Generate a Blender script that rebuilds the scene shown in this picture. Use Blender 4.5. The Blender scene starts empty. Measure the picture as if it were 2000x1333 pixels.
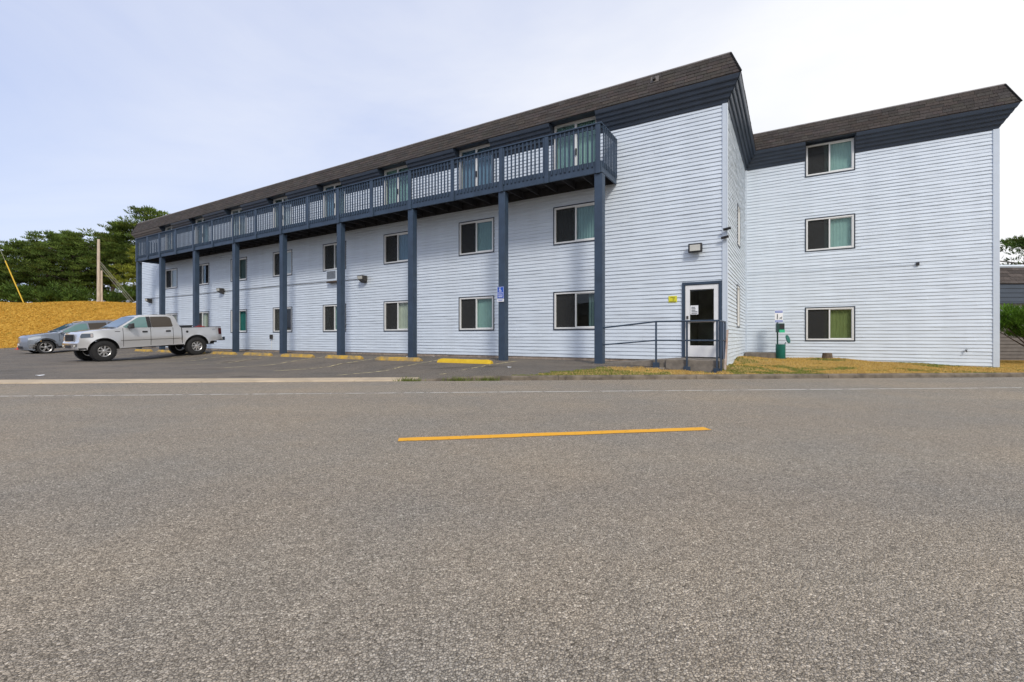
import bpy, bmesh, math, random
import numpy as np
from mathutils import Vector, Matrix
random.seed(7); rng = np.random.default_rng(11)
S = bpy.context.scene
R = math.radians

# ---------------------------------------------------------------- camera
CAM_Z = 1.02
cam = bpy.data.cameras.new('camera'); cam_o = bpy.data.objects.new('camera', cam)
S.collection.objects.link(cam_o); S.camera = cam_o
cam_o.location = (0, 0, CAM_Z); cam_o.rotation_euler = (R(90), 0, 0)
cam.sensor_width = 36; cam.lens = 36 * 903.4 / 2000; cam.shift_y = -0.004
cam.clip_start = 0.05; cam.clip_end = 2000

# ---------------------------------------------------------------- sun + sky
SUN_EL, SUN_AZ = 41, 166          # azimuth clockwise from +Y (view direction)
sd = Vector((math.sin(R(SUN_AZ)) * math.cos(R(SUN_EL)), math.cos(R(SUN_AZ)) * math.cos(R(SUN_EL)), math.sin(R(SUN_EL))))
sun = bpy.data.lights.new('sun', 'SUN'); sun.energy = 1.5; sun.angle = R(11); sun.color = (1, .93, .84)
sun_o = bpy.data.objects.new('sun', sun); S.collection.objects.link(sun_o)
sun_o.rotation_euler = (-sd).to_track_quat('-Z', 'Y').to_euler()
W = bpy.data.worlds.new('World'); S.world = W; W.use_nodes = True
nt = W.node_tree; N = nt.nodes; L = nt.links; N.clear()
def wn(t, **k):
    n = N.new(t)
    for a, b in k.items(): setattr(n, a, b)
    return n
sky = wn('ShaderNodeTexSky', sky_type='NISHITA', sun_disc=False)
sky.sun_elevation = R(SUN_EL); sky.sun_rotation = R(SUN_AZ); sky.dust_density = 2.0
tc = wn('ShaderNodeTexCoord'); sep = wn('ShaderNodeSeparateXYZ'); L.new(tc.outputs['Generated'], sep.inputs[0])
def wm(op, a, b=None, clamp=False):
    n = wn('ShaderNodeMath', operation=op, use_clamp=clamp)
    for i, v in enumerate((a, b)):
        if v is None: continue
        if isinstance(v, (int, float)): n.inputs[i].default_value = v
        else: L.new(v, n.inputs[i])
    return n.outputs[0]
zz = wm('ADD', wm('MAXIMUM', sep.outputs[2], 0.0), 0.22)
cb = wn('ShaderNodeCombineXYZ'); L.new(wm('DIVIDE', sep.outputs[0], zz), cb.inputs[0]); L.new(wm('DIVIDE', sep.outputs[1], zz), cb.inputs[1])
mp = wn('ShaderNodeMapping'); mp.inputs['Rotation'].default_value = (0, 0, R(35)); mp.inputs['Scale'].default_value = (.55, 1.1, 1); L.new(cb.outputs[0], mp.inputs[0])
n1 = wn('ShaderNodeTexNoise'); n1.inputs['Scale'].default_value = 1.0; n1.inputs['Detail'].default_value = 7; n1.inputs['Roughness'].default_value = .55; n1.inputs['Distortion'].default_value = .6
L.new(mp.outputs[0], n1.inputs['Vector'])
# the thin cloud deck thickens smoothly towards the sun's side of the sky
side = wm('ADD', wm('MULTIPLY', sep.outputs[0], .68), wm('MULTIPLY', sep.outputs[1], -.06))
low = wm('MULTIPLY', wm('SUBTRACT', 1.0, wm('MAXIMUM', sep.outputs[2], 0.0)), .24)
fac = wm('ADD', wm('ADD', wm('MULTIPLY', wm('SUBTRACT', n1.outputs['Fac'], .5), 1.4), side), wm('ADD', low, .53), clamp=True)
mixc = wn('ShaderNodeMixRGB'); L.new(fac, mixc.inputs[0])
lav = wn('ShaderNodeMixRGB', blend_type='MIX'); lav.inputs[0].default_value = .55; L.new(sky.outputs[0], lav.inputs[1]); lav.inputs[2].default_value = (4.3, 5.1, 8.0, 1)
L.new(lav.outputs[0], mixc.inputs[1]); mixc.inputs[2].default_value = (7.05, 7.1, 7.2, 1)
bg = wn('ShaderNodeBackground'); bg.inputs[1].default_value = 0.1; L.new(mixc.outputs[0], bg.inputs[0])
wo = wn('ShaderNodeOutputWorld'); L.new(bg.outputs[0], wo.inputs[0])
S.view_settings.view_transform = 'Standard'; S.view_settings.look = 'None'; S.view_settings.gamma = 1
S.view_settings.exposure = 0.54
S.view_settings.use_curve_mapping = False
S.cycles.max_bounces = 8; S.cycles.transparent_max_bounces = 12

# ---------------------------------------------------------------- materials
def mat(name, col, rough=.6, metal=0., var=.0, vscale=4., bump=0., bscale=40., spec=None, coat=0., col2=None, tone=False, stretch=None, detail=5.):
    m = bpy.data.materials.new(name); m.use_nodes = True
    t = m.node_tree; b = t.nodes['Principled BSDF']
    b.inputs['Base Color'].default_value = (*col, 1); b.inputs['Roughness'].default_value = rough; b.inputs['Metallic'].default_value = metal
    if spec is not None: b.inputs['Specular IOR Level'].default_value = spec
    if coat: b.inputs['Coat Weight'].default_value = coat; b.inputs['Coat Roughness'].default_value = .06
    src = None
    g = t.nodes.new('ShaderNodeNewGeometry'); vec = g.outputs['Position']
    if stretch:
        mp = t.nodes.new('ShaderNodeMapping'); mp.inputs['Scale'].default_value = stretch; t.links.new(vec, mp.inputs[0]); vec = mp.outputs[0]
    if var > 0 or col2:
        n = t.nodes.new('ShaderNodeTexNoise'); n.inputs['Scale'].default_value = vscale; n.inputs['Detail'].default_value = detail; n.inputs['Roughness'].default_value = .6
        t.links.new(vec, n.inputs['Vector'])
        r = t.nodes.new('ShaderNodeValToRGB'); r.color_ramp.elements[0].position = .33; r.color_ramp.elements[1].position = .67
        c2 = col2 or tuple(min(1, c * (1 + var)) for c in col); c1 = col if col2 else tuple(c * (1 - var) for c in col)
        r.color_ramp.elements[0].color = (*c1, 1); r.color_ramp.elements[1].color = (*c2, 1)
        t.links.new(n.outputs['Fac'], r.inputs[0]); src = r.outputs[0]
    if tone:   # per-piece tone attribute
        a = t.nodes.new('ShaderNodeAttribute'); a.attribute_name = 'tone'
        mx = t.nodes.new('ShaderNodeMixRGB'); mx.blend_type = 'MULTIPLY'; mx.inputs[0].default_value = 1
        if src: t.links.new(src, mx.inputs[1])
        else: mx.inputs[1].default_value = (*col, 1)
        t.links.new(a.outputs['Color'], mx.inputs[2]); src = mx.outputs[0]
    if src: t.links.new(src, b.inputs['Base Color'])
    if bump > 0:
        n2 = t.nodes.new('ShaderNodeTexNoise'); n2.inputs['Scale'].default_value = bscale; n2.inputs['Detail'].default_value = 4; t.links.new(vec, n2.inputs['Vector'])
        bp = t.nodes.new('ShaderNodeBump'); bp.inputs['Strength'].default_value = bump; bp.inputs['Distance'].default_value = .01
        t.links.new(n2.outputs['Fac'], bp.inputs['Height']); t.links.new(bp.outputs[0], b.inputs['Normal'])
    return m

def asphalt(name, dark, light, chip, scale, patch=.12, bump=.7, warm=(1.05, 1., .93), cool=(.95, 1., 1.06), stains=False):
    m = bpy.data.materials.new(name); m.use_nodes = True; t = m.node_tree; b = t.nodes['Principled BSDF']
    nn, ll = t.nodes, t.links
    g = nn.new('ShaderNodeNewGeometry'); P = g.outputs['Position']
    v = nn.new('ShaderNodeTexVoronoi'); v.inputs['Scale'].default_value = scale; v.inputs['Randomness'].default_value = 1; ll.new(P, v.inputs['Vector'])
    v2 = nn.new('ShaderNodeTexVoronoi'); v2.inputs['Scale'].default_value = scale * 2.3; ll.new(P, v2.inputs['Vector'])
    wp = nn.new('ShaderNodeTexNoise'); wp.inputs['Scale'].default_value = scale * .9; wp.inputs['Detail'].default_value = 2; ll.new(P, wp.inputs['Vector'])
    wa = nn.new('ShaderNodeVectorMath'); wa.operation = 'MULTIPLY_ADD'; ll.new(wp.outputs['Color'], wa.inputs[0]); wa.inputs[1].default_value = (.8 / scale,) * 3; ll.new(P, wa.inputs[2])
    v3 = nn.new('ShaderNodeTexVoronoi'); v3.feature = 'DISTANCE_TO_EDGE'; v3.inputs['Scale'].default_value = scale; ll.new(wa.outputs[0], v3.inputs['Vector']); ll.new(wa.outputs[0], v.inputs['Vector'])
    sp = nn.new('ShaderNodeSeparateColor'); ll.new(v.outputs['Color'], sp.inputs[0])
    r = nn.new('ShaderNodeValToRGB'); e = r.color_ramp.elements
    e[0].position = .0; e[0].color = (*dark, 1); e[1].position = 1; e[1].color = (*chip, 1)
    k = e.new(.55); k.color = (*light, 1)
    k = e.new(.9); k.color = (*[c * 1.12 for c in light], 1)
    ll.new(sp.outputs[0], r.inputs[0])
    # crevice shade between the chips, put into the colour as dark gaps
    d = nn.new('ShaderNodeValToRGB'); d.color_ramp.elements[0].position = .0; d.color_ramp.elements[0].color = (.20, .19, .18, 1); d.color_ramp.elements[1].position = .15; d.color_ramp.elements[1].color = (1, 1, 1, 1)
    ll.new(v3.outputs['Distance'], d.inputs[0])
    mu = nn.new('ShaderNodeMixRGB'); mu.blend_type = 'MULTIPLY'; mu.inputs[0].default_value = 1; ll.new(r.outputs[0], mu.inputs[1]); ll.new(d.outputs[0], mu.inputs[2])
    # broad patches: warm and cool wear
    n = nn.new('ShaderNodeTexNoise'); n.inputs['Scale'].default_value = .45; n.inputs['Detail'].default_value = 6; n.inputs['Roughness'].default_value = .62; ll.new(P, n.inputs['Vector'])
    rr = nn.new('ShaderNodeValToRGB'); rr.color_ramp.elements[0].position = .3; rr.color_ramp.elements[1].position = .7
    rr.color_ramp.elements[0].color = (*[c * (1 - patch) for c in cool], 1); rr.color_ramp.elements[1].color = (*[c * (1 + patch) for c in warm], 1); ll.new(n.outputs['Fac'], rr.inputs[0])
    m2 = nn.new('ShaderNodeMixRGB'); m2.blend_type = 'MULTIPLY'; m2.inputs[0].default_value = 1; ll.new(mu.outputs[0], m2.inputs[1]); ll.new(rr.outputs[0], m2.inputs[2])
    n3 = nn.new('ShaderNodeTexNoise'); n3.inputs['Scale'].default_value = 9; n3.inputs['Detail'].default_value = 5; ll.new(P, n3.inputs['Vector'])
    r3 = nn.new('ShaderNodeValToRGB'); r3.color_ramp.elements[0].position = .3; r3.color_ramp.elements[0].color = (.94, .94, .94, 1); r3.color_ramp.elements[1].position = .7; r3.color_ramp.elements[1].color = (1.05, 1.05, 1.05, 1); ll.new(n3.outputs['Fac'], r3.inputs[0])
    m3 = nn.new('ShaderNodeMixRGB'); m3.blend_type = 'MULTIPLY'; m3.inputs[0].default_value = 1; ll.new(m2.outputs[0], m3.inputs[1]); ll.new(r3.outputs[0], m3.inputs[2])
    mpt = nn.new('ShaderNodeMapping'); mpt.inputs['Rotation'].default_value = (0, 0, -.0704); mpt.inputs['Scale'].default_value = (.05, .8, 1); ll.new(P, mpt.inputs[0])
    nt_ = nn.new('ShaderNodeTexNoise'); nt_.inputs['Scale'].default_value = 1.; nt_.inputs['Detail'].default_value = 5; ll.new(mpt.outputs[0], nt_.inputs['Vector'])
    rt = nn.new('ShaderNodeValToRGB'); rt.color_ramp.elements[0].position = .3; rt.color_ramp.elements[0].color = (.91, .915, .93, 1); rt.color_ramp.elements[1].position = .7; rt.color_ramp.elements[1].color = (1.1, 1.09, 1.06, 1); ll.new(nt_.outputs['Fac'], rt.inputs[0])
    m4 = nn.new('ShaderNodeMixRGB'); m4.blend_type = 'MULTIPLY'; m4.inputs[0].default_value = 1; ll.new(m3.outputs[0], m4.inputs[1]); ll.new(rt.outputs[0], m4.inputs[2])
    fin = m4.outputs[0]
    if stains:      # oil drips and tyre rubber, drawn out along the stalls
        mps = nn.new('ShaderNodeMapping'); mps.inputs['Rotation'].default_value = (0, 0, .543); mps.inputs['Scale'].default_value = (.55, 1.5, 1); ll.new(P, mps.inputs[0])
        ns = nn.new('ShaderNodeTexNoise'); ns.inputs['Scale'].default_value = .9; ns.inputs['Detail'].default_value = 6; ns.inputs['Roughness'].default_value = .65; ll.new(mps.outputs[0], ns.inputs['Vector'])
        rs = nn.new('ShaderNodeValToRGB'); rs.color_ramp.elements[0].position = .56; rs.color_ramp.elements[0].color = (1, 1, 1, 1); rs.color_ramp.elements[1].position = .70; rs.color_ramp.elements[1].color = (.52, .50, .49, 1); ll.new(ns.outputs['Fac'], rs.inputs[0])
        m5 = nn.new('ShaderNodeMixRGB'); m5.blend_type = 'MULTIPLY'; m5.inputs[0].default_value = 1; ll.new(fin, m5.inputs[1]); ll.new(rs.outputs[0], m5.inputs[2]); fin = m5.outputs[0]
    ll.new(fin, b.inputs['Base Color']); b.inputs['Roughness'].default_value = .85; b.inputs['Specular IOR Level'].default_value = .25
    ad = nn.new('ShaderNodeMath'); ad.operation = 'MULTIPLY_ADD'; ll.new(v2.outputs['Distance'], ad.inputs[0]); ad.inputs[1].default_value = .4; ll.new(v.outputs['Distance'], ad.inputs[2])
    iv = nn.new('ShaderNodeMath'); iv.operation = 'SUBTRACT'; iv.inputs[0].default_value = 1; ll.new(ad.outputs[0], iv.inputs[1])
    bp = nn.new('ShaderNodeBump'); bp.inputs['Strength'].default_value = bump; bp.inputs['Distance'].default_value = .008; ll.new(iv.outputs[0], bp.inputs['Height']); ll.new(bp.outputs[0], b.inputs['Normal'])
    return m

def paintmat(name, col, wear, scale, rough=.7):
    """worn road paint: gaps let the surface below show through"""
    m = bpy.data.materials.new(name); m.use_nodes = True; t = m.node_tree; b = t.nodes['Principled BSDF']
    b.inputs['Base Color'].default_value = (*col, 1); b.inputs['Roughness'].default_value = rough
    g = t.nodes.new('ShaderNodeNewGeometry'); n = t.nodes.new('ShaderNodeTexNoise'); n.inputs['Scale'].default_value = scale; n.inputs['Detail'].default_value = 8; n.inputs['Roughness'].default_value = .75
    t.links.new(g.outputs['Position'], n.inputs['Vector'])
    r = t.nodes.new('ShaderNodeValToRGB'); r.color_ramp.elements[0].position = wear - .06; r.color_ramp.elements[1].position = wear + .06
    t.links.new(n.outputs['Fac'], r.inputs[0]); t.links.new(r.outputs[0], b.inputs['Alpha'])
    return m

def glassmat(name, tint, base=.0, rough=.01):
    m = bpy.data.materials.new(name); m.use_nodes = True; t = m.node_tree; t.nodes.remove(t.nodes['Principled BSDF'])
    o = t.nodes['Material Output']; tr = t.nodes.new('ShaderNodeBsdfTransparent'); tr.inputs[0].default_value = (*tint, 1)
    gl = t.nodes.new('ShaderNodeBsdfGlossy'); gl.inputs['Roughness'].default_value = rough; gl.inputs[0].default_value = (.92, .97, 1, 1)
    f = t.nodes.new('ShaderNodeFresnel'); f.inputs[0].default_value = 1.5
    a = t.nodes.new('ShaderNodeMath'); a.operation = 'ADD'; a.use_clamp = True; a.inputs[1].default_value = base; t.links.new(f.outputs[0], a.inputs[0])
    gg = t.nodes.new('ShaderNodeNewGeometry'); nb_ = t.nodes.new('ShaderNodeMath'); nb_.operation = 'SUBTRACT'; nb_.inputs[0].default_value = 1; t.links.new(gg.outputs['Backfacing'], nb_.inputs[1])   # only the outer face mirrors
    a2 = t.nodes.new('ShaderNodeMath'); a2.operation = 'MULTIPLY'; t.links.new(a.outputs[0], a2.inputs[0]); t.links.new(nb_.outputs[0], a2.inputs[1]); a = a2
    mx = t.nodes.new('ShaderNodeMixShader'); t.links.new(a.outputs[0], mx.inputs[0]); t.links.new(tr.outputs[0], mx.inputs[1]); t.links.new(gl.outputs[0], mx.inputs[2]); t.links.new(mx.outputs[0], o.inputs[0])
    return m

def screenmat(name):
    m = bpy.data.materials.new(name); m.use_nodes = True; t = m.node_tree; t.nodes.remove(t.nodes['Principled BSDF'])
    tr = t.nodes.new('ShaderNodeBsdfTransparent'); df = t.nodes.new('ShaderNodeBsdfDiffuse'); df.inputs[0].default_value = (.058, .060, .060, 1); mx = t.nodes.new('ShaderNodeMixShader'); mx.inputs[0].default_value = .5
    t.links.new(tr.outputs[0], mx.inputs[1]); t.links.new(df.outputs[0], mx.inputs[2]); t.links.new(mx.outputs[0], t.nodes['Material Output'].inputs[0]); return m
def leafmat(name, rough=.6, trans=.25):
    m = bpy.data.materials.new(name); m.use_nodes = True; t = m.node_tree; b = t.nodes['Principled BSDF']
    a = t.nodes.new('ShaderNodeAttribute'); a.attribute_name = 'tone'; t.links.new(a.outputs['Color'], b.inputs['Base Color']); b.inputs['Roughness'].default_value = rough; b.inputs['Specular IOR Level'].default_value = .2
    o = t.nodes['Material Output']; tl = t.nodes.new('ShaderNodeBsdfTranslucent'); t.links.new(a.outputs['Color'], tl.inputs[0])
    mx = t.nodes.new('ShaderNodeMixShader'); mx.inputs[0].default_value = trans; t.links.new(b.outputs[0], mx.inputs[1]); t.links.new(tl.outputs[0], mx.inputs[2]); t.links.new(mx.outputs[0], o.inputs[0])
    return m

M = dict(
    road=asphalt('road_asphalt', (.25, .219, .178), (.43, .378, .31), (.66, .59, .495), 108, patch=.07, bump=.85),
    lot=asphalt('lot_asphalt', (.14, .124, .106), (.225, .202, .175), (.33, .30, .26), 95, patch=.2, bump=.35, stains=True),
    soil=mat('soil', (.16, .11, .06), .95, var=.35, vscale=3, bump=.5, bscale=20),
    lawn=mat('dry_lawn', (.28, .19, .06), .95, col2=(.44, .30, .09), vscale=1.7, bump=.6, bscale=60),
    bank=mat('dry_bank', (.42, .235, .03), .95, col2=(.60, .36, .06), vscale=.9, bump=.7, bscale=14),
    concrete=mat('concrete', (.20, .175, .145), .9, var=.28, vscale=5, bump=.4, bscale=60),
    gutter=mat('gutter_concrete', (.47, .38, .27), .9, var=.16, vscale=2.5, bump=.3, bscale=70),
    kerb=mat('kerb_concrete', (.15, .125, .095), .95, var=.45, vscale=4, bump=.6, bscale=50),
    found=mat('foundation', (.33, .27, .22), .9, var=.3, vscale=6, bump=.4),
    siding=mat('white_vinyl_siding', (.63, .70, .77), .45, var=.04, vscale=1., tone=True, stretch=(2., 2., .16)),
    trimw=mat('pale_corner_trim', (.57, .64, .72), .45, var=.03),
    navy=mat('navy_paint', (.033, .056, .092), .5, var=.16, vscale=3, bump=.1),
    navyd=mat('navy_vinyl', (.036, .052, .078), .42, var=.1, vscale=3),
    greyvinyl=mat('weathered_grey_vinyl', (.13, .115, .105), .7, var=.15),
    joist=mat('dark_timber', (.022, .022, .026), .8, var=.4, vscale=6),
    shingle=mat('asphalt_shingle', (.050, .043, .039), .95, var=.3, vscale=22, bump=.5, bscale=120, tone=True),
    roofsub=mat('roof_underlay', (.035, .028, .024), .95),
    flash=mat('ridge_flashing', (.34, .32, .31), .5, metal=.3, var=.2),
    vinylw=mat('window_vinyl', (.74, .75, .74), .4, var=.03),
    trimd=mat('window_trim', (.028, .038, .055), .5),
    glass=glassmat('window_glass', (.84, .89, .88)),
    screen=screenmat('insect_screen'),
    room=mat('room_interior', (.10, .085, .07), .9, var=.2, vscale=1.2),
    white=mat('white_paint', (.78, .79, .80), .45, var=.04),
    black=mat('black_plastic', (.018, .018, .02), .45),
    dgrey=mat('dark_metal', (.06, .055, .05), .5, metal=.4, var=.2),
    lens=mat('lamp_lens', (.55, .55, .50), .25, var=.06),
    yellow=paintmat('yellow_line_paint', (.76, .37, .015), .36, 16),
    whiteline=paintmat('worn_white_paint', (.60, .58, .54), .43, 3.5),
    stall=paintmat('worn_stall_paint', (.62, .53, .30), .49, 5),
    stop=mat('wheel_stop_paint', (.22, .185, .13), .85, col2=(.64, .39, .04), vscale=4.5, bump=.5, bscale=30, detail=8),
    stopw=mat('wheel_stop_fresh', (.66, .43, .02), .8, col2=(.74, .50, .03), vscale=8, bump=.4),
    blue=mat('sign_blue', (.015, .085, .48), .45), signw=mat('sign_white', (.8, .82, .85), .45),
    yel=mat('sign_yellow', (.72, .68, .03), .5), ink=mat('sign_ink', (.12, .11, .02), .6), inkd=mat('dark_ink', (.03, .04, .05), .6),
    green=mat('station_green', (.008, .13, .105), .4, var=.15, vscale=9), green2=mat('bag_green', (.03, .48, .25), .5), dgreen=mat('dark_green', (.01, .05, .045), .4),
    bark=mat('bark', (.075, .055, .042), .95, var=.4, vscale=5, bump=.8, bscale=18),
    polewood=mat('pole_wood', (.50, .42, .34), .9, var=.25, vscale=3, stretch=(6, 6, .5), bump=.4, bscale=12),
    wire=mat('steel_wire', (.30, .29, .25), .5, metal=.5), guard=mat('guy_guard_yellow', (.66, .43, .03), .5),
    leaf=leafmat('needles', .6, .4), grass=leafmat('grass_blades', .8, .2),
    silver=mat('silver_paint', (.72, .73, .75), .28, metal=.55, coat=1.), grey=mat('slate_blue_paint', (.28, .32, .385), .28, metal=.45, coat=.9),
    chrome=mat('chrome', (.7, .7, .7), .15, metal=1), alloy=mat('alloy', (.62, .61, .60), .3, metal=.8), tyre=mat('tyre_rubber', (.02, .02, .021), .85, bump=.4, bscale=30),
    rubber=mat('dark_trim', (.022, .022, .024), .6), lampg=mat('headlamp', (.075, .10, .14), .08, spec=.6), taill=mat('tail_lamp', (.07, .012, .014), .15, coat=1),
    cglass=mat('car_glass_light', (.15, .26, .26), .04, spec=.35), cglassd=mat('car_glass_tinted', (.085, .075, .065), .04, spec=.4), wshield=mat('windshield', (.05, .11, .18), .03, spec=.22),
    lampw=mat('clear_headlamp', (.50, .55, .60), .1, spec=.7), amber=mat('amber_lens', (.50, .46, .46), .2), cone=mat('cone_orange', (.62, .05, .015), .5), red=mat('red_plastic', (.30, .02, .015), .5),
    weathered=mat('weathered_board', (.30, .19, .14), .9, col2=(.50, .44, .40), vscale=9, stretch=(1, 1, .25)),
    stump=mat('stump_wood', (.12, .09, .065), .95, var=.4, vscale=12, bump=.8, bscale=30),
)
def cloth(name, col): return mat(name, col, .8, var=.06, vscale=6)
CUR = dict(teal=cloth('teal_curtain', (.27, .40, .41)), mint=cloth('mint_blind', (.37, .52, .485)), blue=cloth('blue_curtain', (.20, .30, .44)), lilac=cloth('pale_lilac_curtain', (.70, .68, .76)),
           cream=cloth('cream_blind', (.66, .63, .52)), slate=cloth('slate_blind', (.13, .18, .19)), olive=cloth('olive_reflection', (.27, .29, .10)), tan=cloth('tan_blind', (.40, .34, .22)), grey=cloth('grey_curtain', (.42, .43, .46)), dteal=cloth('deep_teal_curtain', (.03, .22, .20)))  # olive is a green window reflection put into a curtain colour

# ---------------------------------------------------------------- mesh helpers
def link(o, parent=None):
    S.collection.objects.link(o)
    if parent: o.parent = parent
    return o
def tag(o, label=None, cat=None, group=None, kind=None):
    for k, v in (('label', label), ('category', cat), ('group', group), ('kind', kind)):
        if v: o[k] = v
    return o
def empty(name, loc=(0, 0, 0), rz=0., label=None, cat=None, group=None):
    o = link(bpy.data.objects.new(name, None)); o.location = loc; o.rotation_euler = (0, 0, rz); o.empty_display_size = .2
    return tag(o, label, cat, group)
class MB:
    def __init__(s): s.v = []; s.f = []; s.m = []; s.t = []; s.cur = 0; s.tone = (1, 1, 1)
    def face(s, *idx): s.f.append(idx); s.m.append(s.cur); s.t.append(s.tone)
    def poly(s, *pts):
        b = len(s.v); s.v += [tuple(p) for p in pts]; s.face(*range(b, b + len(pts)))
    def box(s, x0, x1, y0, y1, z0, z1):
        b = len(s.v); s.v += [(x, y, z) for z in (z0, z1) for y in (y0, y1) for x in (x0, x1)]
        for q in ((0, 2, 3, 1), (4, 5, 7, 6), (0, 1, 5, 4), (2, 6, 7, 3), (0, 4, 6, 2), (1, 3, 7, 5)): s.face(*[b + i for i in q])
        return s
    def hexa(s, p):   # 8 points: bottom ring 0-3, top ring 4-7
        b = len(s.v); s.v += [tuple(q) for q in p]
        for q in ((3, 2, 1, 0), (4, 5, 6, 7), (0, 1, 5, 4), (1, 2, 6, 5), (2, 3, 7, 6), (3, 0, 4, 7)): s.face(*[b + i for i in q])
        return s
    def tube(s, pts, r, n=8, caps=True):
        pts = [Vector(p) for p in pts]; rs = r if isinstance(r, (list, tuple)) else [r] * len(pts); rings = []
        for i, p in enumerate(pts):
            d = (pts[min(i + 1, len(pts) - 1)] - pts[max(i - 1, 0)]).normalized()
            u = d.cross(Vector((0, 0, 1)) if abs(d.z) < .95 else Vector((1, 0, 0))).normalized(); w = u.cross(d)
            b = len(s.v); rings.append(b)
            for k in range(n):
                a = 2 * math.pi * k / n; s.v.append(tuple(p + (u * math.cos(a) + w * math.sin(a)) * rs[i]))
        for i in range(len(rings) - 1):
            for k in range(n): s.face(rings[i] + k, rings[i + 1] + k, rings[i + 1] + (k + 1) % n, rings[i] + (k + 1) % n)
        if caps: s.face(*[rings[0] + k for k in range(n)]); s.face(*[rings[-1] + k for k in reversed(range(n))])
        return s
    def lathe(s, prof, n=24, axis='z', c=(0, 0, 0), close=False):
        rings = []
        for (r, h) in prof:
            b = len(s.v); rings.append(b)
            for k in range(n):
                a = 2 * math.pi * k / n; x, y = r * math.cos(a), r * math.sin(a)
                s.v.append((c[0] + x, c[1] + y, c[2] + h) if axis == 'z' else (c[0] + x, c[1] + h, c[2] + y))
        m = len(rings)
        for i in range(m if close else m - 1):
            j = (i + 1) % m
            for k in range(n): s.face(rings[i] + k, rings[i] + (k + 1) % n, rings[j] + (k + 1) % n, rings[j] + k)
        if not close:
            s.face(*[rings[0] + k for k in reversed(range(n))]); s.face(*[rings[-1] + k for k in range(n)])
        return s
    def build(s, name, mats, parent=None, smooth=False, bevel=0, loc=None, tone=False, sharp=35, fix=True):
        me = bpy.data.meshes.new(name); me.from_pydata(s.v, [], s.f)
        mats = mats if isinstance(mats, (list, tuple)) else [mats]
        for k in mats: me.materials.append(k)
        if len(mats) > 1: me.polygons.foreach_set('material_index', s.m)
        if fix:
            bm = bmesh.new(); bm.from_mesh(me); bmesh.ops.recalc_face_normals(bm, faces=bm.faces); bm.to_mesh(me); bm.free()
        if tone:
            a = me.color_attributes.new('tone', 'FLOAT_COLOR', 'CORNER'); arr = []
            for i, p in enumerate(me.polygons): arr += [*s.t[i], 1] * p.loop_total
            a.data.foreach_set('color', arr)
        if smooth:
            me.polygons.foreach_set('use_smooth', [True] * len(me.polygons)); me.set_sharp_from_angle(angle=R(sharp))
        o = link(bpy.data.objects.new(name, me), parent)
        if loc: o.location = loc
        if bevel:
            md = o.modifiers.new('bevel', 'BEVEL'); md.width = bevel; md.segments = 2; md.limit_method = 'ANGLE'
        return o
def box(name, d, m, parent=None, bevel=0): return MB().box(*d).build(name, m, parent, bevel=bevel)
def npmesh(name, V, F, m, tone=None, parent=None):
    """V (n,3), F (k,c) numpy; tone (k,3) colours"""
    me = bpy.data.meshes.new(name); k, c = F.shape
    me.vertices.add(len(V)); me.vertices.foreach_set('co', V.astype(np.float32).ravel())
    me.loops.add(k * c); me.loops.foreach_set('vertex_index', F.astype(np.int32).ravel())
    me.polygons.add(k); me.polygons.foreach_set('loop_start', np.arange(0, k * c, c, dtype=np.int32))
    me.update(calc_edges=True); me.materials.append(m)
    if tone is not None:
        a = me.color_attributes.new('tone', 'FLOAT_COLOR', 'CORNER')
        t = np.concatenate([tone, np.ones((k, 1))], 1).repeat(c, 0); a.data.foreach_set('color', t.astype(np.float32).ravel())
    return link(bpy.data.objects.new(name, me), parent)

# ---------------------------------------------------------------- the building's frame of reference
TH = .543; CT, ST = math.cos(TH), math.sin(TH)
CORNER = Vector((13.08 * ST - 1.433 * CT, 13.08 * CT + 1.433 * ST, 0))
def B2W(x, y, z=0.): return Vector((CORNER.x + x * CT + y * ST, CORNER.y - x * ST + y * CT, z))
def nt_of(X, Y): return X * ST + Y * CT, -X * CT + Y * ST     # distance towards the facade, distance along it
XL, YW, XW = -34.3, 5.68, 6.564      # left end, wing setback, wing length
RZ = .09                             # road surface
def kerb_y(X): return 9.87 + .0705 * X
def sst(a, b, x):
    t = min(1, max(0, (x - a) / (b - a))); return t * t * (3 - 2 * t)
def lot_z(X, Y):
    n, t = nt_of(X, Y); dk = Y - kerb_y(X)
    z = .10 + .195 * sst(8.6, 12.1, n) + .02 * sst(12, 13, n)
    return min(z, RZ + .040 + .12 * max(dk - .5, 0)) - (.06 if dk < .3 else 0) - .035 * sst(.45, .55, dk) * (1 if z < .14 else 0)
LAWN = [(5.6, 11.95, .29), (5.1, 11.0, .22), (3.6, 10.9, .22), (4.4, 10.75, .2), (7., 14.3, .40), (8.4, 16.7, .47), (9.0, 15.8, .29), (9.07, 15.6, .262), (10.35, 15.25, .315), (12., 14.75, .215), (14.1, 13.45, .125), (16, 14, .11), (20, 14, .10), (26, 16, .1), (12, 18, .3), (20, 19, .1), (3.5, 11.7, .26), (2.4, 11.6, .26), (1.2, 10.9, .2), (2.4, 10.9, .22)]
LAWN += [(x, kerb_y(x) + .1, .165) for x in np.arange(-2, 28, .8)] + [(x, kerb_y(x) + .55, .165 if x < 11 else .14) for x in np.arange(5.5, 28, .8)]
LA = np.array(LAWN)
def lawn_z(X, Y):
    d2 = (LA[:, 0] - X) ** 2 + (LA[:, 1] - Y) ** 2 + 1e-4
    w = d2 ** -1.6; return float((w * LA[:, 2]).sum() / w.sum())

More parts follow.
